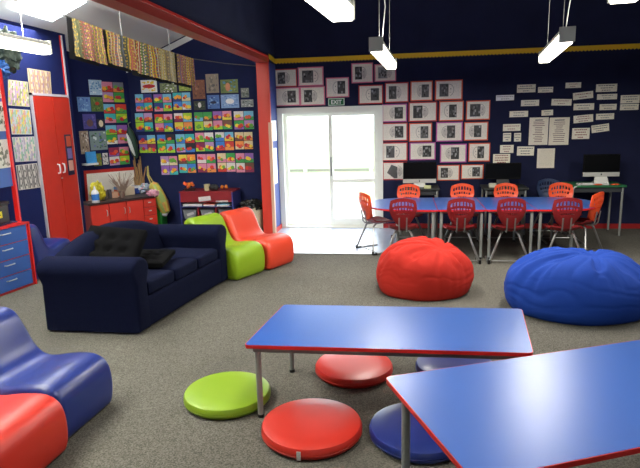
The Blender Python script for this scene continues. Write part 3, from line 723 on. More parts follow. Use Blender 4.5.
# dry twigs in the tub and bamboo sticks
_n = Vector((-dl.y, dl.x, 0)).normalized(); P = L0 + dl*.58 + _n*.24 + Vector((0, 0, .001)); t = thing('dry_twigs', 'bunch of dry brown twigs standing behind the orange tub', 'twigs', P)
rnd = random.Random(4)
m = MB(); m.lathe([(.04, 0), (.045, .1), (.04, .1)], 14, col=(110, 90, 80)); obj('holder', m, PIG, t)
for k in range(46):
    a_ = rnd.uniform(-.9, .9); b_ = rnd.uniform(-.3, .3); h = rnd.uniform(.24, .4)
    m = MB(); m.tube([(a_*.03, b_*.05, .03), (a_*.1, b_*.1, h*.6), (a_*.24, b_*.1, h)], [.005, .0045, .0035], 5, col=(150, 128, 112)); obj('twig', m, PIG, t)
P = wt(138, 194, WZ) + Vector((-.05, .22, 0)); t = thing('bamboo_sticks', 'bundle of tan bamboo sticks leaning in the alcove corner', 'sticks', P)
for k in range(9):
    m = MB(); a_ = (k-4)*.02; m.tube([(a_*.8, 0, 0), (a_*1.0-.03, .02*(k % 3), .24), (a_*1.3-.06+(.06 if k == 8 else 0), .04, .42+.06*(k % 4))], .011, 6, col=(160+6*(k % 3), 128, 84)); obj('stick', m, PIG, t)
# dark green and white flag / umbrella hanging
C = onY(131, 130, 8.9)
t = thing('folded_umbrella', 'folded dark green and white umbrella hanging in the alcove corner', 'umbrella', onY(134, 158, 8.88))
m = MB(); m.tube([(-.04, 0, .5), (-.03, 0, .42), (0, 0, .25), (.03, 0, .05), (.05, 0, 0)], [.02, .06, .075, .055, .015], 10, col=(24, 60, 46)); obj('canopy', m, PIG, t)
m = MB(); m.tube([(-.06, -.05, .4), (-.02, -.075, .28), (.02, -.075, .14), (.045, -.05, .04)], [.012, .03, .028, .012], 8, col=(220, 225, 222)); obj('white_panel', m, PIG, t)
m = MB(); m.tube([(-.04, 0, .5), (-.05, 0, .56), (-.03, .05, .58)], .008, 6, col=(120, 120, 110)); obj('handle', m, PIG, t)
# blue folder on a little shelf
P = ANG.at(88, 163)
t = thing('wall_shelf', 'little white wall shelf under the blue folder', 'shelf', P, math.atan2(AD.y, AD.x))
m = MB(); m.box((-.11, -.12, -.03), (.1, -.002, 0)); obj('board', m, WHITE, t)
t2 = thing('folder', 'bright blue folder standing on the little white shelf', 'folder', P+Vector((0, 0, .001)), math.atan2(AD.y, AD.x))
m = MB(); m.add([(-.07, -.09, 0), (.1, -.09, 0), (.12, -.05, .17), (-.05, -.05, .17), (-.07, -.06, 0), (.1, -.06, 0), (.12, -.02, .17), (-.05, -.02, .17)],
      [(0,1,2,3), (7,6,5,4), (0,4,5,1), (1,5,6,2), (2,6,7,3), (3,7,4,0)], (60, 150, 215)); obj('cover', m, PIG, t2)
# hanging bag
P = onY(163, 215, 8.75); t = thing('hanging_bag', 'long yellow and green patterned bag hanging by its strap on the wall', 'bag', P)
m = MB(); m.tube([(.03, 0, 0), (.05, 0, .06), (.0, 0, .2), (-.08, 0, .38), (-.12, 0, .5), (-.14, 0, .54)], [.03, .08, .11, .105, .08, .03], 16, col=(205, 195, 85))
for i in range(len(m.c)):
    k = noise.noise(m.v[m.f[i][0]]*26)
    if k > .12: m.c[i] = (225, 165, 90)
    elif k < -.15: m.c[i] = (160, 185, 100)
obj('body', m, PIG, t)
m = MB(); m.tube([(-.1, 0, .5), (-.2, .02, .66), (-.24, .1, .8)], .012, 6, col=(180, 165, 90)); m.tube([(-.16, 0, .5), (-.22, .02, .66), (-.24, .1, .8)], .012, 6, col=(180, 165, 90)); obj('strap', m, PIG, t)
m = MB(); m.blob((.04, -.02, .02), (.05, .04, .04), 3, .2, 4, col=(220, 220, 225)); obj('white_tip', m, PIG, t)
P = onY(161, 238, 8.8); m = MB(); m.box((P.x-.09, 8.7, 0), (P.x+.08, 8.95, .42)); o = obj('bin', m, mat('green_plastic', (40, 140, 50), .4), bevel=.02); tag(o, 'narrow bright green bin below the hanging patterned bag', 'bin')

# shelf unit with trays against alcove back wall
SX0, SX1, SYf, SZ = -3.5, -2.62, 8.5, .66
su = thing('tray_shelf', 'low shelf unit with a maroon front and grey trays against the alcove wall', 'shelf', (SX0, SYf, 0)); w = SX1-SX0; dp = .44
MAR = mat('maroon_laminate', (128, 26, 34), .45); SBL = mat('shelf_side_blue', (50, 56, 120), .5)
m = MB(); m.box((0, 0, 0), (.022, dp, SZ)); obj('side_panel', m, SBL, su); m = MB(); m.box((w-.022, 0, 0), (w, dp, SZ)); obj('side_panel', m, SBL, su)
m = MB(); m.box((.0, 0, SZ), (w, dp, SZ+.02)); obj('top_board', m, MAR, su)
m = MB(); m.box((.022, .0, SZ-.15), (w-.022, .02, SZ)); obj('front_panel', m, MAR, su)
m = MB(); m.box((.022, 0.02, SZ-.235), (w-.022, dp, SZ-.22)); m.box((.022, 0.02, .02), (w-.022, dp, .04)); obj('shelf_board', m, SBL, su)
m = MB(); m.box((.022, dp-.02, 0), (w-.022, dp, SZ)); obj('back_board', m, BLACK, su)
m = MB()
for k in (1, 2): m.box((k*w/3-.01, 0.01, .04), (k*w/3+.01, dp-.02, SZ-.235))
obj('divider', m, MAR, su)
m = MB(); m.box((.32, -.003, SZ-.13), (.52, 0, SZ-.06), (220, 218, 215), Matrix.Translation((.42, 0, SZ-.1)) @ Matrix.Rotation(R(-6), 4, 'Y') @ Matrix.Translation((-.42, 0, -SZ+.1)))
m.box((.6, -.003, SZ-.15), (.8, 0, SZ-.125), (200, 200, 195)); obj('name_label', m, PIG, su)
for k in range(3):
    for j in range(2):
        x0 = SX0+.035+k*w/3; z0_ = .05+j*.19
        tr = thing('tray', 'grey plastic tray, %s column, %s row of the maroon shelf unit' % (['left', 'middle', 'right'][k], ['lower', 'upper'][j]), 'tray', (x0, SYf+.01, z0_), 0, 'grey trays in the maroon shelf unit')
        m = MB(); m.add([(.03, 0, 0), (w/3-.09, 0, 0), (w/3-.09, .36, 0), (.03, .36, 0), (0.005, 0, .15), (w/3-.06, 0, .15), (w/3-.06, .36, .15), (.005, .36, .15)], [(0,3,2,1), (4,5,6,7), (0,1,5,4), (1,2,6,5), (2,3,7,6), (3,0,4,7)])
        obj('body', m, mat('grey_tray', (112, 116, 122), .4), tr)
        m = MB(); m.box((0, -.01, .145), (w/3-.055, .36, .16)); obj('rim', m, mat('dark_rim', (50, 52, 58), .4), tr)
        if k < 2: m = MB(); m.box((.07, -.004, .06), (.19, -.001, .1), (190, 190, 190), Matrix.Translation((.13, 0, .08)) @ Matrix.Rotation(R(-18), 4, 'Y') @ Matrix.Translation((-.13, 0, -.08))); obj('name_label', m, PIG, tr)
rnd = random.Random(3)
for k, (x0, x1, col, lb) in enumerate(((.04, .36, (225, 225, 222), 'white paper stack lying in the maroon shelf unit, left'), (.38, .58, (210, 80, 50), 'orange and white paper stack lying in the middle of the maroon shelf unit'), (.6, .82, (110, 190, 215), 'pale blue and white paper stack lying in the maroon shelf unit, right'))):
    m = MB(); z_ = SZ-.218
    for j in range(4): m.box((SX0+x0+rnd.uniform(0, .02), SYf+.0+rnd.uniform(0, .03), z_+j*.009), (SX0+x1-rnd.uniform(0, .02), SYf+.3, z_+j*.009+.008), col if j == 3 else (225, 225, 225))
    o = obj('paper_stack', m, PIG); tag(o, lb, 'paper')
def fl(x, y, Y=8.62): p = onY(x, y, Y); return Vector((p.x, Y, SZ+.021))
p = fl(190, 193); t = thing('flower_tub', 'dark tub of orange paper flowers on the maroon shelf unit', 'flowers', p)
m = MB(); m.lathe([(.08, 0), (.095, .04), (.09, .04)], 16, col=(60, 40, 40)); obj('tub', m, PIG, t)
rnd = random.Random(9)
for k in range(9): m = MB(); m.blob((rnd.uniform(-.08, .08), rnd.uniform(-.05, .05), .06+rnd.uniform(0, .06)), (.028, .025, .025), k, .4, 8, 8, 6, col=(225, 90+rnd.randint(0, 50), 40)); obj('flower', m, PIG, t)
p = fl(207.5, 194); m = MB(); m.lathe([(.045, 0), (.05, .1), (.044, .1), (.04, .02)], 16, p, (190, 185, 140)); o = obj('cup', m, PIG); tag(o, 'cream cup on the maroon shelf unit', 'cup')
p = fl(214, 193.5); m = MB(); m.blob((p.x, p.y, p.z+.045), (.08, .06, .05), 5, .3, 6, col=(36, 36, 36)); o = obj('cloth', m, PIG); tag(o, 'black cloth bundle beside the cream cup', 'cloth')
p = fl(224.5, 192.5, 8.75); t = thing('paper_flowers', 'two orange paper flowers at the right end of the maroon shelf unit', 'flowers', p)
for k in (0, 1): m = MB(); m.blob(((k-.5)*.07, 0, .04), (.03, .03, .03), k, .4, 8, 8, 6, col=(235, 130, 30)); obj('flower', m, PIG, t)
# bin behind the red foam chair
p = Vector((-2.33, 8.62, 0)); t = thing('waste_bin', 'cream waste bin lined with a black bag beside the red post', 'bin', p)
m = MB(); m.lathe([(.13, 0), (.16, .4), (.165, .42), (.15, .42), (.14, .3)], 24, col=(196, 180, 150)); obj('body', m, PIG, t)
m = MB(); m.blob((0, 0, .44), (.2, .17, .09), 31, .5, 12, 40, 20); obj('bin_liner', m, mat('bin_bag', (22, 24, 22), .25), t)

# hanging line and cloths
ln = [(-4.04, 4.3, 3.07), (-3.55, 6.0, 2.895), (-3.36, 6.6, 2.80), (-3.18, 7.2, 2.72), (-2.95, 8.0, 2.635), (-2.55, 8.3, 2.58), (-2.14, 8.52, 2.545)]
def lp(t):
    k = min(int(t), len(ln)-2); return Vector(ln[k]).lerp(Vector(ln[k+1]), t-k)
m = MB(); m.tube([Vector(p) for p in ln], .006, 6); o = obj('clothes_line', m, mat('string', (90, 88, 84), .8)); tag(o, 'thin sagging line strung across the alcove carrying the cloths', 'string')
# solve line position under a pixel column
def line_at(px):
    best = None
    for k in range(0, 1201):
        t = k/1200*(len(ln)-1.001); p = lp(t); d_ = p-EYE; x = 320+F*d_.dot(_r)/d_.dot(_f)
        if best is None or abs(x-px) < best[0]: best = (abs(x-px), t)
    return best[1]
PALS = [[(205,175,80), (175,115,90), (150,150,110), (205,120,140), (120,130,90)], [(210,180,60), (120,130,150), (200,110,90), (90,95,80), (230,200,160)], [(225,195,60), (110,140,70), (200,80,60), (120,110,150), (235,225,190)],
        [(215,200,150), (190,170,130), (225,215,180), (160,150,120), (205,190,110)], [(230,190,60), (200,120,120), (150,120,150), (225,215,170), (180,140,70)]]
HC = [(70.3, 100.5, .40, 'leftmost patterned yellow and red cloth on the line', 0), (104, 133, .37, 'second cloth from the left on the line, with looping bands', 1), (133.5, 156.5, .39, 'third cloth from the left, striped green orange and red', 2),
      (156.8, 173, .39, 'fourth cloth from the left, cream with wavy lines', 3), (175.5, 192.5, .38, 'rightmost cloth on the line, small yellow and purple pattern', 4)]
for x0, x1, hh, lb, ip in HC:
    t0, t1 = line_at(x0), line_at(x1); pal = PALS[ip]; rnd = random.Random(ip)
    a0, a1 = lp(t0), lp(t1); dv = (a1-a0); nn = Vector((dv.y, -dv.x, 0)).normalized()
    t = thing('hanging_cloth', lb, 'cloth', a0, 0, 'patterned cloths on the line')
    m = MB(); NX, NZ = 84, 64; vs = []
    for j in range(NZ+1):
        for i in range(NX+1):
            u = i/NX; v = j/NZ; p = lp(t0+(t1-t0)*u)-a0
            p = p + Vector((0, 0, -hh*v)) + nn*(.02+.012*math.sin(u*14+ip)*v) + dv.normalized()*(.03*v*(u-.3))
            vs.append(p)
    fs = []; cs = []
    for j in range(NZ):
        for i in range(NX):
            fs.append((j*(NX+1)+i, (j+1)*(NX+1)+i, (j+1)*(NX+1)+i+1, j*(NX+1)+i+1))
            u = i/NX; v = j/NZ
            ww = u*(17+ip) + .28*math.sin(v*9+ip*2+u*4) + (.22*math.sin(v*31) if ip in (0, 4) else 0)
            sidx = int(ww); fr_ = ww-sidx
            base = pal[(sidx*2+(sidx//3)) % len(pal)]
            if fr_ < .22: base = (88, 78, 72)
            elif (sidx+ip) % 2 == 0 and int(v*22+sidx) % 2 == 0: base = pal[(sidx+2) % len(pal)]
            elif (sidx % 3 == 1) and int(v*16) % 3 == 0: base = (232, 205, 110)
            cs.append(base)
    o0 = len(m.v); m.add(vs, fs); m.c = cs; m.smooth = True
    obj('printed_front', m, PIG, t)
    m = MB(); vs = []
    for j in (0, 1):
        for i in range(13):
            u = i/12; p = lp(t0+(t1-t0)*u)-a0; vs.append(p + Vector((0, 0, -(hh+.03)*j)) - nn*.02*(j+.2) - dv.normalized()*.07*j*0 - dv.normalized()*.05)
    m.add(vs, [(i, i+1, 14+i, 13+i) for i in range(12)]); obj('dark_backing', m, mat('dark_felt', (22, 22, 26), .9), t)
for px0, py0, px1, k in ((118, 3, 122, 0), (169, 24, 170, 1)):
    t_ = line_at(px1); p = lp(t_)
    tt = (p.x-XL)/(XS-.05-XL); m = MB(); m.tube([p, Vector((p.x-.01, p.y, 2.99+(3.68-2.99)*tt))], .008, 6); o = obj('hanging_wire', m, mat('grey_wire', (150, 152, 150), .5)); tag(o, ['left', 'right'][k]+' thin wire holding the clothes line up to the alcove ceiling', 'wire')

# ------------------------------------------------------------------ lamps
TUBE = emis('fluorescent_tube', (255, 250, 232), 9)
HOUS = mat('lamp_housing', (205, 205, 195), .5)
def lamp(P0, P1, w, h, label, ztop, power=46, up=14):
    P0, P1 = Vector(P0), Vector(P1); dv = P1-P0; L = dv.length; rz = math.atan2(dv.y, dv.x)-PI/2
    t = thing('fluorescent_lamp', label, 'lamp', P0, rz, 'hanging fluorescent lamps')
    m = MB(); m.box((-w*.44, 0, .052), (w*.44, L, h)); obj('housing', m, HOUS, t, bevel=.008)
    m = MB(); m.prism([(-w*.46, 0), (-w*.5, .03), (-w*.5, .0)], 0, 1) if False else None
    out = [(-w*.48, .012), (-w*.42, -.02), (w*.42, -.02), (w*.48, .012), (w*.48, .05), (-w*.48, .05)]
    vs = [(x, .05, z) for x, z in out]+[(x, L-.012, z) for x, z in out]; n = 6
    m = MB(); m.add(vs, [tuple(range(n)), tuple(range(n, 2*n))[::-1]]+[(i, (i+1) % n, n+(i+1) % n, n+i) for i in range(n)]); obj('diffuser', m, TUBE, t)
    for y in (0, L-.012):
        m = MB(); m.box((-w/2-.004, y-.004, -.015), (w/2+.004, y+.014, h+.01)); obj('end_cap', m, HOUS, t, bevel=.004)
    for y in (.3, L-.3):
        m = MB(); m.tube([(0, y, h), (.0, y, ztop-P0.z)], .0025, 6); obj('suspension_wire', m, MATS['grey_wire'] if 'grey_wire' in MATS else GREY, t)
    m = MB(); m.tube([(.02, .32, h), (.05, .33, h+.3), (.0, .31, h+.8), (.03, .3, ztop-P0.z)], .004, 6); obj('power_cord', m, WHITE, t)
    ld = bpy.data.lights.new('lamp_light', 'AREA'); ld.shape = 'RECTANGLE'; ld.size = w; ld.size_y = L; ld.energy = power; ld.color = (1, .96, .88)
    lo = bpy.data.objects.new('lamp_light', ld); COL.objects.link(lo); mid = (P0+P1)/2; lo.location = mid-Vector((0, 0, .03)); lo.rotation_euler = (0, 0, rz)
    l2 = ld.copy(); l2.energy = up; l2o = bpy.data.objects.new('added_uplight', l2); COL.objects.link(l2o); l2o.location = mid+Vector((0, 0, h+.02)); l2o.rotation_euler = (PI, 0, -rz)  # added upward light over each lamp, to brighten the ceilings
    return t
ZL = 2.3
def zl(x, y, z=ZL): return onZ(x, y, z)
lamp(zl(376, 49.5), zl(391.5, 67.5), .11, .09, 'lit fluorescent lamp hanging in front of the portraits near the exit sign', ZM, 62, 20)
lamp(zl(567, 40), zl(544, 61), .11, .09, 'lit fluorescent lamp hanging in front of the word cards', ZM, 66, 20)
e = zl(343, 18); lamp(e+Vector((-.13, -1.5, 0)), e, .13, .09, 'bright lamp end cut by the top edge of the photo, left of the middle', ZM, 20)
e = zl(622, -.5); lamp(e+Vector((-.15, -1.5, 0)), e, .13, .09, 'lamp barely showing at the top right corner', ZM, 22)
p0 = onZ(-22, 41, 2.4); p1 = onZ(47, 52.5, 2.4); lamp(p1+Vector((-.03, -1.5, 0)), p1, .10, .09, 'lit fluorescent lamp hanging before the blue alcove wall, top left', 3.3, 4, 250)
lamp((3.3, 4.9, ZL), (3.5, 6.4, ZL), .11, .09, 'fluorescent lamp beyond the right edge over the tables', ZM, 60, 20)

lamp((-3.25, 1.2, 2.4), (-3.2, 2.7, 2.4), .10, .09, 'added fluorescent lamp out of view, brightening the alcove ceiling', 3.3, 8, 300)  # unseen extra lamp, put in to lift the alcove ceiling
# ------------------------------------------------------------------ computer desks
def desk(x0, x1, y0, y1, z, topm, label):
    t = thing('computer_desk', label, 'desk', (x0, y0, 0)); w = x1-x0; d = y1-y0
    m = MB(); m.box((0, 0, z-.03), (w, d, z)); obj('desktop', m, topm, t, bevel=.006)
    m = MB(); m.box((.04, .03, z-.1), (w-.04, d-.03, z-.03)); obj('apron', m, mat('dark_apron', (40, 44, 48), .6), t)
    for x in (.04, w-.04):
        for y in (.04, d-.04):
            m = MB(); m.tube([(x, y, 0), (x, y, z-.03)], .016, 10); obj('leg', m, GREY, t)
    return t
def computer(xc, yb, z, W, label, bright=True, glyph=True):
    t = thing('computer', label, 'computer', (xc, yb, z+.001)); Hh = W*(.64 if bright else .47)
    zb = .10; ch = .062 if bright else .02
    m = MB(); m.box((-W/2, -.02, zb), (W/2, .02, zb+Hh)); obj('casing', m, mat('matt_black', (10, 10, 12), .7, spec=.15), t, bevel=.008)
    m = MB(); m.box((-W/2+.012, -.023, zb+ch+.008), (W/2-.012, -.0195, zb+Hh-.012)); obj('screen', m, SCREEN, t)
    if bright:
        m = MB(); m.box((-W/2, -.024, zb), (W/2, -.0, zb+ch)); c = obj('chin', m, SILVER, t, bevel=.004)
        m = MB(); q = [(.011*math.cos(a_)*(1-.12*math.cos(2*a_)), .012*math.sin(a_)) for a_ in [2*PI*k/16 for k in range(16)]]
        m.add([(x, -.026, zb+ch/2+y) for x, y in q]+[(x, -.023, zb+ch/2+y) for x, y in q], [tuple(range(16))]+[(i, (i+1) % 16, 16+(i+1) % 16, 16+i) for i in range(16)])
        m.add([(0, -.026, zb+ch/2+.014), (.007, -.026, zb+ch/2+.021), (.004, -.026, zb+ch/2+.013), (0, -.023, zb+ch/2+.014), (.007, -.023, zb+ch/2+.021), (.004, -.023, zb+ch/2+.013)], [(0,1,2), (3,4,5), (0,1,4,3), (1,2,5,4), (2,0,3,5)])
        obj('logo', m, BLACK, c)
    m = MB(); m.add([(-.08, .0, zb+.03), (.08, 0, zb+.03), (.08, .02, zb+.03), (-.08, .02, zb+.03), (-.1, -.06, 0.0), (.1, -.06, 0.0), (.1, -.05, .006), (-.1, -.05, .006), (-.1, .1, 0), (.1, .1, 0), (.08, .03, .04), (-.08, .03, .04)],
        [(0,1,5,4), (4,5,9,8), (8,9,10,11), (0,3,11,8,4), (1,2,10,9,5), (0,1,2,3), (2,3,11,10)]); obj('stand', m, SILVER if bright else BLACK, t)
    return t
def kb(x, y, z, label, m_=None):
    m = MB(); m.box((x-.21, y, z+.001), (x+.21, y+.11, z+.016), (205, 205, 200))
    for r_ in range(4):
        for c in range(12): m.box((x-.2+c*.0335, y+.008+r_*.025, z+.016), (x-.2+c*.0335+.028, y+.028+r_*.025, z+.019), (235, 235, 232))
    o = obj('keyboard', m, PIG); return tag(o, label, 'keyboard')
# right: green topped desk
a = onY(571, 187, 8.4).x; b = onY(627, 187, 8.4).x; dz = onY(600, 185.5, 8.4).z
desk(a, b, 8.4, 8.93, dz, GREENT, 'green topped computer desk at the right against the navy wall')
xc = onY(601, 170, 8.66).x; computer(xc, 8.66, dz, onY(619.5, 170, 8.66).x-onY(583, 170, 8.66).x, 'desktop computer with a black screen and silver chin on the green desk')
kb(onY(596, 183, 8.46).x-.03, 8.46, dz, 'white keyboard on the green topped desk')
for x, lb in ((599.5, 'left orange paper scrap on the green desk'), (617, 'right orange paper scrap on the green desk')):
    p = onZ(x, 184.3, dz+.02); m = MB(); m.blob((p.x, 8.43, dz+.011), (.06, .028, .01), int(x), .3, 6, col=(235, 90, 40)); o = obj('paper_scrap', m, PIG); tag(o, lb, 'paper')
m = MB(); p = onY(582, 184, 8.45); m.tube([p, onY(575, 187, 8.4), onY(570, 193, 8.4), onY(566, 201, 8.4)], .012, 8); o = obj('cable', m, mat('white_cable', (170, 172, 170), .5)); tag(o, 'pale cable looping off the green desk', 'cable')
# left: computer near door
a = onY(398, 190, 8.45).x; b = onY(440, 190, 8.45).x; dz2 = .70
DKT = mat('dark_desktop', (34, 40, 38), .5)
desk(a, b, 8.45, 8.94, dz2, DKT, 'dark computer desk at the left behind the tables near the door')
xc = onY(419.5, 170, 8.68).x; W = onY(436, 170, 8.68).x-onY(403, 170, 8.68).x; computer(xc, 8.68, onY(419, 183, 8.68).z-.10, W, 'desktop computer with a black screen and silver chin beside the lowest portraits')
m = MB(); zz = onY(419, 183, 8.68).z-.10; m.box((xc-.2, 8.55, dz2+.001), (xc+.2, 8.85, zz)); o = obj('monitor_riser', m, BLACK, bevel=.01); tag(o, 'black riser box under the left computer', 'riser')
p = onY(427.5, 187.3, 8.5); m = MB(); m.box((p.x-.05, 8.47, dz2+.001), (p.x+.05, 8.53, dz2+.045), (200, 205, 150)); o = obj('box', m, PIG); tag(o, 'small pale box on the dark desk under the left computer', 'box')
a = onY(484, 190, 8.45).x; b = onY(529, 190, 8.45).x
desk(a, b, 8.45, 8.94, dz2, DKT, 'dark computer desk in the middle behind the tables')
xc = onY(503, 170, 8.7).x; W = onY(521, 170, 8.7).x-onY(485, 170, 8.7).x; computer(xc, 8.7, dz2, W, 'all black monitor in the middle below the word cards', bright=False)
p = onY(492.5, 183, 8.55); m = MB(); m.box((p.x-.05, 8.52, dz2+.001), (p.x+.05, 8.58, dz2+.06), (190, 190, 170)); o = obj('box', m, PIG); tag(o, 'small pale box on the dark desk in front of the black monitor', 'box')

# ------------------------------------------------------------------ tables
def outline_table(t, out, z, edge=.022):
    m = MB(); m.prism(out, z-edge, z-.0012); obj('edging', m, REDE, t, auto=True)
    m = MB(); m.prism(inset(out, .004), z-.0015, z); obj('tabletop', m, BLUET, t, auto=True)
def legs(t, pts, z, r=.018, splay=0):
    for x, y in pts:
        m = MB(); m.tube([(x, y, .012), (x, y, z)], r, 12); l = obj('leg', m, GREY, t)
        m = MB(); m.lathe([(r*1.12, 0), (r*1.12, .02)], 12, (x, y, 0)); obj('foot', m, BLACK, l)
def apron(t, x0, y0, x1, y1, z, w=.02, h=.035):
    m = MB(); m.box((x0, y0, z-h), (x1, y0+w, z)); m.box((x0, y1-w, z-h), (x1, y1, z)); m.box((x0, y0+w, z-h), (x0+w, y1-w, z)); m.box((x1-w, y0+w, z-h), (x1, y1-w, z)); obj('frame', m, GREY, t)
# low table
A = onZ(244.5, 345, .48); B = onZ(533, 353, .48); D = onZ(290, 304, .48)
W = (B-A).length; Dp = .735; t = thing('low_table', 'low blue table with red edging standing over the round floor cushions', 'table', (A.x, A.y, 0), math.atan2(B.y-A.y, B.x-A.x))
SK = .125
sk_ = lambda L_: [(x+SK*y, y) for x, y in L_]
outline_table(t, sk_(rrect(-.006, 0, W+.004, Dp, .03)), .48)
m = MB()
for q in ([(.035, .035), (W-.035, .035), (W-.035, .055), (.035, .055)], [(.035, Dp-.055), (W-.035, Dp-.055), (W-.035, Dp-.035), (.035, Dp-.035)], [(.035, .055), (.055, .055), (.055, Dp-.055), (.035, Dp-.055)], [(W-.055, .055), (W-.035, .055), (W-.035, Dp-.055), (W-.055, Dp-.055)]): m.prism(sk_(q), .422, .457)
obj('frame', m, GREY, t); legs(t, sk_([(.055, .055), (W-.055, .055), (.055, Dp-.055), (W-.055, Dp-.055)]), .456, .018)
# front right table
BZ = .60
A = onZ(387, 377, BZ); E2 = onZ(640, 340, BZ); an = math.atan2(E2.y-A.y, E2.x-A.x)
t = thing('classroom_table', 'large blue table with red edging filling the lower right corner', 'table', (A.x, A.y, 0), an)
outline_table(t, rrect(-.01, -.78, 1.56, 0.006, .03), BZ); apron(t, .045, -.735, 1.515, -.045, BZ-.022); legs(t, [(.065, -.065), (1.495, -.065), (.065, -.715), (1.495, -.715)], BZ-.024, .02)
# far tables
TZ = .62; TY0, TY1 = 6.98, 8.08
def X(px, Y=7.0, py=208): return onY(px, py, Y).x
j0, j1, j2 = X(437.5), X(486.3), X(537)
xl = onZ(366.5, 203, TZ).x; xr = onZ(598.5, 203, TZ).x
def ftable(x0, x1, shape, label, nm):
    t = thing(nm, label, 'table', (x0, TY0, 0), 0, 'blue tables joined in a row at the back'); w = x1-x0; d = TY1-TY0
    if shape == 'rect': out = rrect(.002, 0, w-.002, d, .015)
    else:
        a_ = min(.62, w*.8); pts = []
        for k in range(25):
            th = -PI/2+PI*k/24
            pts.append((w-a_+a_*abs(math.cos(th))**.8, d/2+d/2*math.sin(th)))
        out = [(.002, d), (.002, 0)]
        out = [(.002, 0)]+pts+[(.002, d)]
        if shape == 'left': out = [(w-x, y) for x, y in out][::-1]
    outline_table(t, out, TZ)
    i = .05; lx = [(i, .04), (w-i, .04), (i, d-.04), (w-i, d-.04)]
    if shape == 'right': lx[1] = (w-.42, .09); lx[3] = (w-.42, d-.09)
    if shape == 'left': lx[0] = (.42, .09); lx[2] = (.42, d-.09)
    x_ = sorted(q[0] for q in lx); apron(t, x_[0], .09, x_[-1], d-.09, TZ-.022); legs(t, lx, TZ-.024, .018); return t
ftable(xl, j0, 'left', 'blue table with a rounded end nearest the glass door', 'classroom_table')
ftable(j0, j1, 'rect', 'blue table second from the door in the back row', 'classroom_table')
ftable(j1, j2, 'rect', 'blue table third from the door in the back row', 'classroom_table')
ftable(j2, xr, 'right', 'blue table with a rounded end nearest the green topped desk', 'classroom_table')

# ------------------------------------------------------------------ chairs
def shell_back(z0=.43, z1=.80, wt_=.165, th=.012):
    """perforated shield-shaped backrest; sitter faces +y, back at y about -.2"""
    NX, NZ = 44, 44; P = {}; cell = set()
    def pos(u, v):
        # u -1..1, v 0..1
        hw = wt_*(.50+.50*min(1, (v/.62))**.7) if v < .62 else wt_*(1-.10*((v-.62)/.38)**2)
        top = -.035*(u*u)*max(0, (v-.5)/.5)
        bot = .05*(u*u)*max(0, (.4-v)/.4)
        x = u*hw; z = z0+(z1-z0)*v+top+bot
        y = -.17-.07*v+.035*u*u+.03*math.sin(v*PI)*-.5
        return Vector((x, y, z))
    def hole(u, v):
        for v0, v1, n, um in ((.76, .89, 7, .82), (.60, .68, 7, .72), (.46, .50, 7, .55)):
            vv = v+.07*u*u
            if v0 < vv < v1 and abs(u) < um:
                k = (u+um)/(2*um)*n; fr_ = k-int(k)
                if .18 < fr_ < .82: return True
        return False
    m = MB(); vs = []; idx = {}
    for s_ in (0, 1):
        for j in range(NZ+1):
            for i in range(NX+1):
                p = pos(i/NX*2-1, j/NZ); p.y += th*s_; idx[(s_, i, j)] = len(vs); vs.append(p)
    fs = []; solid = {(i, j): not hole((i+.5)/NX*2-1, (j+.5)/NZ) for i in range(NX) for j in range(NZ)}
    for (i, j), ok in solid.items():
        if not ok: continue
        f = [(i, j), (i+1, j), (i+1, j+1), (i, j+1)]
        fs.append([idx[(0, *q)] for q in f]); fs.append([idx[(1, *q)] for q in f][::-1])
        for (a_, b_), (di, dj) in (((f[0], f[1]), (0, -1)), ((f[1], f[2]), (1, 0)), ((f[2], f[3]), (0, 1)), ((f[3], f[0]), (-1, 0))):
            if not solid.get((i+di, j+dj), False): fs.append([idx[(0, *b_)], idx[(0, *a_)], idx[(1, *a_)], idx[(1, *b_)]])
    m.add(vs, fs)
    used = sorted({i for f in m.f for i in f}); mp = {o: n for n, o in enumerate(used)}
    m.v = [m.v[i] for i in used]; m.f = [[mp[i] for i in f] for f in m.f]
    return m
def shell_seat():
    m = MB(); N = 16; vs = []
    for s_ in (0, 1):
        for j in range(N+1):
            for i in range(N+1):
                u = i/N*2-1; v = j/N
                a_ = u*.5*PI/2
                hw = .19*(1-.18*(1-v)**2)
                cut = 1-.12*abs(u)**4
                y = -.17+.36*v*cut+(1-cut)*.05
                z = .405+.022*u*u-.02*math.sin(v*PI)*(1-u*u)-.035*max(0, v-.75)**2*16*.3+.04*max(0, .2-v)/.2
                vs.append((u*hw, y, z-.014*s_))
    fs = []; n = N+1; o = n*n
    for j in range(N):
        for i in range(N):
            f = (j*n+i, j*n+i+1, (j+1)*n+i+1, (j+1)*n+i); fs.append(f); fs.append(tuple(q+o for q in f)[::-1])
    for k in range(N):
        for a_, b_ in ((k, k+1), (N*n+k+1, N*n+k), ((k+1)*n, k*n), (k*n+N, (k+1)*n+N)): fs.append((b_, a_, a_+o, b_+o))
    m.add(vs, fs); m.smooth = True; return m
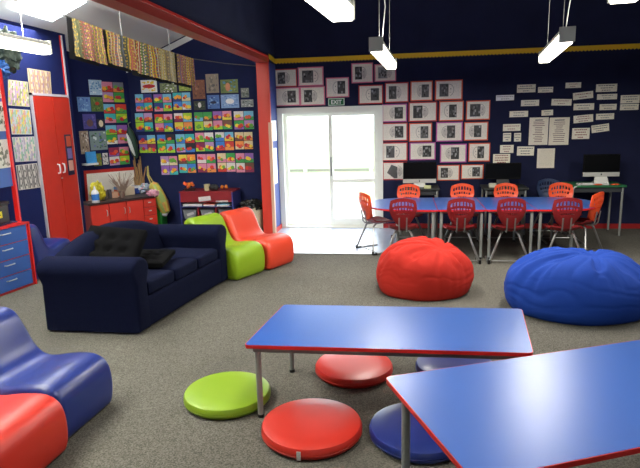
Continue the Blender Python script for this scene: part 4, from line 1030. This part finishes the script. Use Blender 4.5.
def make_chair(bm_, sm_, label, group):
    t = thing('school_chair', label, 'chair', (0, 0, 0), 0, group)
    obj('backrest', shell_back(), bm_, t, auto=True); obj('seat', shell_seat(), sm_, t)
    for s_ in (-1, 1):
        m = MB(); m.tube([(s_*.045, -.1, .385), (s_*.045, -.17, .385), (s_*.045, -.2, .42), (s_*.045, -.222, .56)], .009, 8); obj('back_support', m, CHROME, t)
        m = MB(); m.tube([(s_*.06, .08, .385), (s_*.07, -.06, .385), (s_*.1, -.12, .35), (s_*.225, -.2, .03), (s_*.235, -.19, .014), (s_*.235, -.14, .012), (s_*.235, .12, .012)], .0135, 8); lg = obj('leg', m, CHROME, t)
        m = MB(); m.tube([(s_*.232, -.205, .05), (s_*.235, -.205, .012), (s_*.235, -.15, .013)], .018, 8); obj('glide', m, BLACK, lg)
    m = MB(); m.tube([(-.235, -.15, .03), (.235, -.15, .03)], .008, 8); m.tube([(-.06, .0, .38), (.06, .0, .38)], .01, 8); obj('crossbar', m, CHROME, t)
    return t
G5 = 'school chairs round the back tables'
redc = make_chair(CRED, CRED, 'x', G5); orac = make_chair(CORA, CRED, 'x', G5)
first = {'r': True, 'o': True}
def put(kind, x, y, rz, label):
    src = redc if kind == 'r' else orac
    o = src if first[kind] else copy_tree(src); first[kind] = False
    o.location = (x, y, 0); o.rotation_euler = (0, 0, rz); o['label'] = label
FY = 6.95
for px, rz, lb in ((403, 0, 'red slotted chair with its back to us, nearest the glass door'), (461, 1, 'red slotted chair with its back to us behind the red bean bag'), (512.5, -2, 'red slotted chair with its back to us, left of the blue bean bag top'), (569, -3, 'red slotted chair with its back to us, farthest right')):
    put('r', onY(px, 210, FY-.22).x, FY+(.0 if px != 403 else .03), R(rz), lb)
for px, rz, lb in ((408.5, 180, 'orange chair facing us behind the tables, nearest the door'), (462, 180, 'orange chair facing us behind the tables, second from the door'), (505.5, 180, 'orange chair facing us in front of the middle black monitor'), (560.5, 181, 'orange chair facing us behind the tables, nearest the green desk')):
    put('o', onY(px, 192, 8.22).x, 8.0, R(rz), lb)
p = onY(375, 225, 7.5); put('o', p.x+.04, 7.45, R(-58), 'orange backed chair seen side-on at the rounded table end by the door')
p = onY(592, 215, 7.3); put('o', p.x-.12, 7.35, R(48), 'orange backed chair turned at the rounded table end near the green desk')
# dark blue chair behind the tables
p = onY(550, 190, 8.6); t = make_chair(mat('dark_blue_chair_plastic', (36, 52, 84), .4), MATS['dark_blue_chair_plastic'], 'dark blue chair against the navy wall between the black monitor and green desk', G5)
t.location = (p.x, 8.5, 0); t.rotation_euler = (0, 0, R(180))

# ------------------------------------------------------------------ sofa
def soft_box(x0, y0, z0, x1, y1, z1, r, n=8, puff=0.0, seed=0):
    m = MB(); c = Vector(((x0+x1)/2, (y0+y1)/2, (z0+z1)/2)); hx, hy, hz = (x1-x0)/2, (y1-y0)/2, (z1-z0)/2
    N = 12; vs = []; fs = []
    for ax in range(3):
        for sg in (-1, 1):
            o = len(vs)
            for j in range(N+1):
                for i in range(N+1):
                    a_ = (i/N*2-1); b_ = (j/N*2-1)
                    q = [0, 0, 0]; q[ax] = sg; q[(ax+1) % 3] = a_; q[(ax+2) % 3] = b_
                    P = Vector((q[0]*hx, q[1]*hy, q[2]*hz))
                    inn = Vector((max(-hx+r, min(hx-r, P.x)), max(-hy+r, min(hy-r, P.y)), max(-hz+r, min(hz-r, P.z))))
                    d_ = P-inn; P = inn + (d_.normalized()*r if d_.length > 1e-6 else d_)
                    k = (1-(P.x/hx)**2)*(1-(P.y/hy)**2); P.z += math.copysign(puff*max(0, k), P.z) if puff else 0
                    P += Vector((noise.noise(P*4+Vector((seed, 0, 0))), noise.noise(P*4+Vector((0, seed, 5))), noise.noise(P*4+Vector((3, 0, seed)))))*.006
                    vs.append(P+c)
            for j in range(N):
                for i in range(N):
                    f = (o+j*(N+1)+i, o+j*(N+1)+i+1, o+(j+1)*(N+1)+i+1, o+(j+1)*(N+1)+i); fs.append(f if sg > 0 else f[::-1])
    m.add(vs, fs); m.smooth = True; return m
SO = Vector((-2.18, 4.22, 0)); SRZ = 0.0
LS = 1.72
sf = thing('sofa', 'navy fabric sofa with rolled arms standing left of the middle', 'sofa', SO, SRZ)
EX = Vector((1.02, -.012, 0)); EY = Vector((.15, .985, 0))
def shear(m):
    m.v = [EX*v.x + EY*v.y + Vector((0, 0, v.z)) for v in m.v]; return m
def so(name, m, mt=SOFAM, **k): return obj(name, shear(m), mt, sf, **k)
so('base', soft_box(-.84, .04, .02, -.0, LS-.04, .3, .03))
# arms: rolled section extruded along x
def arm(y0, y1):
    w = y1-y0; r = w*.62; cy = (y0+y1)/2; zc = .555
    prof = [(-w*.42, .02), (w*.42, .02), (w*.40, .42)]
    for k in range(11):
        a_ = R(-20+220*k/10); prof.append((r*math.cos(a_)*1.0, zc+r*.82*math.sin(a_)))
    prof.append((-w*.40, .42))
    m = extrude_round(prof, .86, .03, 4)
    m.v = [Vector((v.y-.43+.005, cy+v.x, v.z)) for v in m.v]
    return m
so('arm', arm(0, .2)); so('arm', arm(LS-.2, LS))
# back with raised middle
m = MB(); N = 28; prof = []
for j in range(N+1):
    v = j/N; y = .06+(LS-.12)*v; hgt = .60+.21*math.sin(PI*v)**.7
    sec = [(-.62, .3), (-.62, .44), (-.645, hgt-.1), (-.67, hgt-.035), (-.72, hgt), (-.79, hgt-.005), (-.84, hgt-.05), (-.86, hgt-.14), (-.86, .05), (-.62, .05)]
    prof.append([(x, y, z) for x, z in sec])
K = 10; vs = [q for s_ in prof for q in s_]; fs = [(j*K+k, j*K+(k+1) % K, (j+1)*K+(k+1) % K, (j+1)*K+k) for j in range(N) for k in range(K)]
m.add(vs, fs+[tuple(range(K))[::-1], tuple(range(N*K, N*K+K))]); m.smooth = True; so('backrest', m)
for k in range(3):
    w = (LS-.4)/3; so('seat_cushion', soft_box(-.66, .2+k*w, .29, .0, .2+(k+1)*w-.006, .42, .035, puff=.014, seed=k*3))
# black cushions on the sofa
def pillow(L, Wd, T, tufts=True):
    m = MB(); N = 30; vs = []; fs = []
    for s_ in (1, -1):
        for j in range(N+1):
            for i in range(N+1):
                u = i/N*2-1; v = j/N*2-1
                e_ = max(0, (1-u**4)*(1-v**4))**.5; z = T/2*(.55+.45*e_) if abs(u) < 1 and abs(v) < 1 else T/2*.45
                if tufts:
                    for a_ in (-.5, 0, .5):
                        for b_ in (-.5, 0, .5): z -= T*.28*math.exp(-((u-a_)**2+(v-b_)**2)*60)
                vs.append((u*L/2, v*Wd/2, s_*z))
    n = N+1; o = n*n
    for j in range(N):
        for i in range(N):
            f = (j*n+i, j*n+i+1, (j+1)*n+i+1, (j+1)*n+i); fs += [f, tuple(q+o for q in f)[::-1]]
    for k in range(N):
        for a_, b_ in ((k, k+1), (N*n+k+1, N*n+k), ((k+1)*n, k*n), (k*n+N, (k+1)*n+N)): fs.append((b_, a_, a_+o, b_+o))
    m.add(vs, fs); m.smooth = True; return m
Ms = Matrix.Translation(SO) @ Matrix.Rotation(R(-5), 4, 'Z')
def cushion(M, L, Wd, T, label):
    m = pillow(L, Wd, T); m.v = [M @ v for v in m.v]; o = obj('cushion', m, BLKF); return tag(o, label, 'cushion')
cushion(Ms @ Matrix.Translation((-.50, .44, .60)) @ Matrix.Rotation(R(14), 4, 'Z') @ Matrix.Rotation(R(42), 4, 'X') @ Matrix.Rotation(R(-8), 4, 'Z'), .54, .54, .14, 'black tufted cushion propped up against the near sofa arm')
cushion(Ms @ Matrix.Translation((-.30, .72, .485)) @ Matrix.Rotation(R(10), 4, 'Z') @ Matrix.Rotation(R(5), 4, 'X'), .44, .4, .085, 'black tufted cushion lying flat on the sofa seat')

# ------------------------------------------------------------------ foam chairs
FP = [(.05, .0), (.35, .0), (.62, .0), (.685, .04), (.70, .2), (.675, .32), (.60, .375), (.48, .37), (.36, .345), (.28, .355), (.225, .42), (.18, .53), (.13, .635), (.07, .675), (.0, .665), (-.045, .60), (-.03, .48), (.01, .34), (.03, .15), (.035, .04)]
def foam_chair(x, y, rz, mt, label, w=.5, zs=.97, group='foam chairs'):
    """origin at the middle of the front bottom edge; faces local +x"""
    t = extrude_round(catmull([((a_-.70)*1.13, b_*zs) for a_, b_ in FP], 4), w, .05, 5)
    M = Matrix.Translation((x, y, 0)) @ Matrix.Rotation(rz, 4, 'Z'); t.v = [M @ v for v in t.v]
    zmin = min(v.z for v in t.v)
    for v in t.v: v.z -= zmin
    o = obj('foam_chair', t, mt); tag(o, label, 'chair', group); return o
foam_chair(-1.82, 2.86, R(-4), VBLUE, 'glossy blue foam chair at the lower left edge', .52, .92)
foam_chair(-1.80, 2.33, R(-4), VRED, 'red foam chair at the bottom left corner, beside the blue one', .52, .9)
foam_chair(-1.68, 6.06, R(-26), VGREEN, 'lime green foam chair half hidden behind the sofa arm', .5)
foam_chair(-1.42, 6.52, R(-26), VORA, 'orange red foam chair between the lime one and the glass door', .5)
foam_chair(-4.37, 6.55, R(90), VBLUE, 'blue foam chair between the blue drawers and the red cupboard', .42)

# ------------------------------------------------------------------ floor cushions
def disc(px, py, r, mt, label, tabm=None, tabang=0, zt=.075):
    P = onZ(px, py, 0); t = thing('floor_cushion', label, 'cushion', (P.x, P.y, 0), 0, 'round vinyl floor cushions')
    pr = [(r*.9, 0), (r-.015, .006), (r, .022), (r+.001, .031), (r-.003, .0335), (r+.001, .036), (r, zt-.02), (r-.008, zt-.006), (r-.026, zt), (r*.6, zt+.006), (r*.2, zt+.008), (.01, zt+.008)]
    m = MB(); m.lathe(pr, 56); obj('pad', m, mt, t)
    if tabm is not None:
        a_ = tabang; m = MB(); m.box((r-.002, -.011, .012), (r+.004, .011, .06), (215, 210, 205), Matrix.Rotation(a_, 4, 'Z')); obj('tag', m, PIG, t)
disc(228, 399.5, .275, VGREEN, 'lime green round floor cushion left of the low table leg')
disc(312, 433, .285, VRED, 'bright red round floor cushion in front, with a white tag', True, R(-95))
disc(354, 372.5, .27, mat('dark_red_vinyl', (200, 44, 32), .35), 'red round floor cushion under the middle of the low table')
disc(419, 437, .275, VBLUE, 'dark blue round floor cushion between the low and the big table')
disc(455, 372.5, .27, VBLUE, 'blue round floor cushion under the right end of the low table', True, R(150))

# ------------------------------------------------------------------ bean bags
BP = [(0, 1), (.18, .995), (.36, .975), (.54, .93), (.70, .85), (.83, .74), (.92, .61), (.975, .47), (1, .33), (.995, .2), (.965, .09), (.92, .02), (.84, 0), (.5, 0), (0, 0)]
def bprof(t):
    k = t*(len(BP)-1); i = min(int(k), len(BP)-2); f = k-i
    P = [BP[max(0, min(len(BP)-1, i+o))] for o in (-1, 0, 1, 2)]
    q = [.5*((2*P[1][c]) + (P[2][c]-P[0][c])*f + (2*P[0][c]-5*P[1][c]+4*P[2][c]-P[3][c])*f*f + (3*P[1][c]-P[0][c]-3*P[2][c]+P[3][c])*f**3) for c in (0, 1)]
    return max(0, q[0]), max(0, q[1])
def beanbag(cx, cy, rx, ry, h, seed, mt, label, knot):
    m = MB(); NU, NV = 150, 84; vs = []
    S = Vector((seed*3.7, seed*1.9, 0)); kx, ky = knot
    for j in range(NV+1):
        r0, z0_ = bprof(j/NV)
        for i in range(NU):
            ph = 2*PI*i/NU; x = r0*math.cos(ph); y = r0*math.sin(ph); z = z0_
            d_ = Vector((x, y, z*1.2))
            k = 1+.07*noise.noise(d_*1.3+S)
            ax, ay = x-kx, y-ky; an_ = math.atan2(ay, ax); dist = math.hypot(ax, ay)
            w_ = noise.noise(d_*2.2+S*2)
            f1 = max(0, 1-abs(noise.noise(Vector((math.cos(an_)*1.9, math.sin(an_)*1.9, seed+dist*.7+w_*.3))))*4.5)
            f2 = max(0, 1-abs(noise.noise(Vector((math.cos(an_)*3.4+5, math.sin(an_)*3.4, seed*2+dist*1.1+w_*.4))))*5)
            topw = max(0, min(1, (z-.25)/.5)); near = min(1, dist*2.2)
            dz = -(.075*f1+.03*f2)*topw*near
            side = math.exp(-((z-.4)/.3)**2)
            cr = max(0, 1-abs(noise.noise(Vector((math.cos(ph)*1.3, math.sin(ph)*1.3, z*5.0+w_*.8+seed))))*5)
            k -= .013*cr*side + .016*f1*side
            dz += .05*noise.noise(d_*1.7+S*3)*topw - .08*math.exp(-(dist/.2)**2)*topw
            vs.append((cx+x*rx*k, cy+y*ry*k, max(0, h*(z+dz)) if z > .001 else 0))
    fs = [(j*NU+i, (j+1)*NU+i, (j+1)*NU+(i+1) % NU, j*NU+(i+1) % NU) for j in range(NV) for i in range(NU)]
    m.add(vs, fs); m.smooth = True
    o = obj('bean_bag', m, mt); smooth_by_angle(o, 80); tag(o, label, 'bean bag'); return o
beanbag(.225, 5.70, .495, .46, .52, 1, BAGR, 'crumpled red fabric bean bag on the carpet before the tables', (.35, -.25))
beanbag(1.565, 5.22, .625, .55, .54, 2, BAGB, 'crumpled blue fabric bean bag at the right, larger than the red one', (.2, -.1))

# ------------------------------------------------------------------ light
w = bpy.data.worlds.new('world'); SC.world = w; w.use_nodes = True
bg = w.node_tree.nodes['Background']; bg.inputs[0].default_value = (.93, .97, 1, 1); bg.inputs[1].default_value = 3.4
sd_ = bpy.data.lights.new('sun', 'SUN'); sd_.energy = 7; sd_.angle = R(3); so_ = bpy.data.objects.new('sun', sd_); COL.objects.link(so_)
so_.rotation_euler = Vector((.1, -1, -1.1)).to_track_quat('-Z', 'Y').to_euler()
def area(name, loc, dirn, sx, sy, e, col=(1, 1, 1)):
    l = bpy.data.lights.new(name, 'AREA'); l.shape = 'RECTANGLE'; l.size = sx; l.size_y = sy; l.energy = e; l.color = col
    o = bpy.data.objects.new(name, l); COL.objects.link(o); o.location = loc; o.rotation_euler = Vector(dirn).to_track_quat('-Z', 'Z').to_euler(); return o
area('door_daylight', ((DX0+DX1)/2, YB+.25, 1.0), (0, -1, -.15), 1.5, 1.85, 60, (.93, .97, 1))
area('added_right_daylight', (XR+.02, 1.4, 1.6), (-1, 0, -.1), 2.3, 1.1, 12, (.93, .97, 1))  # added daylight fill at the unseen right window
area('added_front_daylight', (1.5, YR-.02, 1.6), (0, 1, -.1), 2.1, 1.1, 6, (.93, .97, 1))  # added daylight fill from behind the camera
area('skylight_daylight', (sk[1].x-.1, sk[1].y-.4, sk[1].z-.12), (0, 0, -1), .9, .9, 45, (.95, .98, 1))
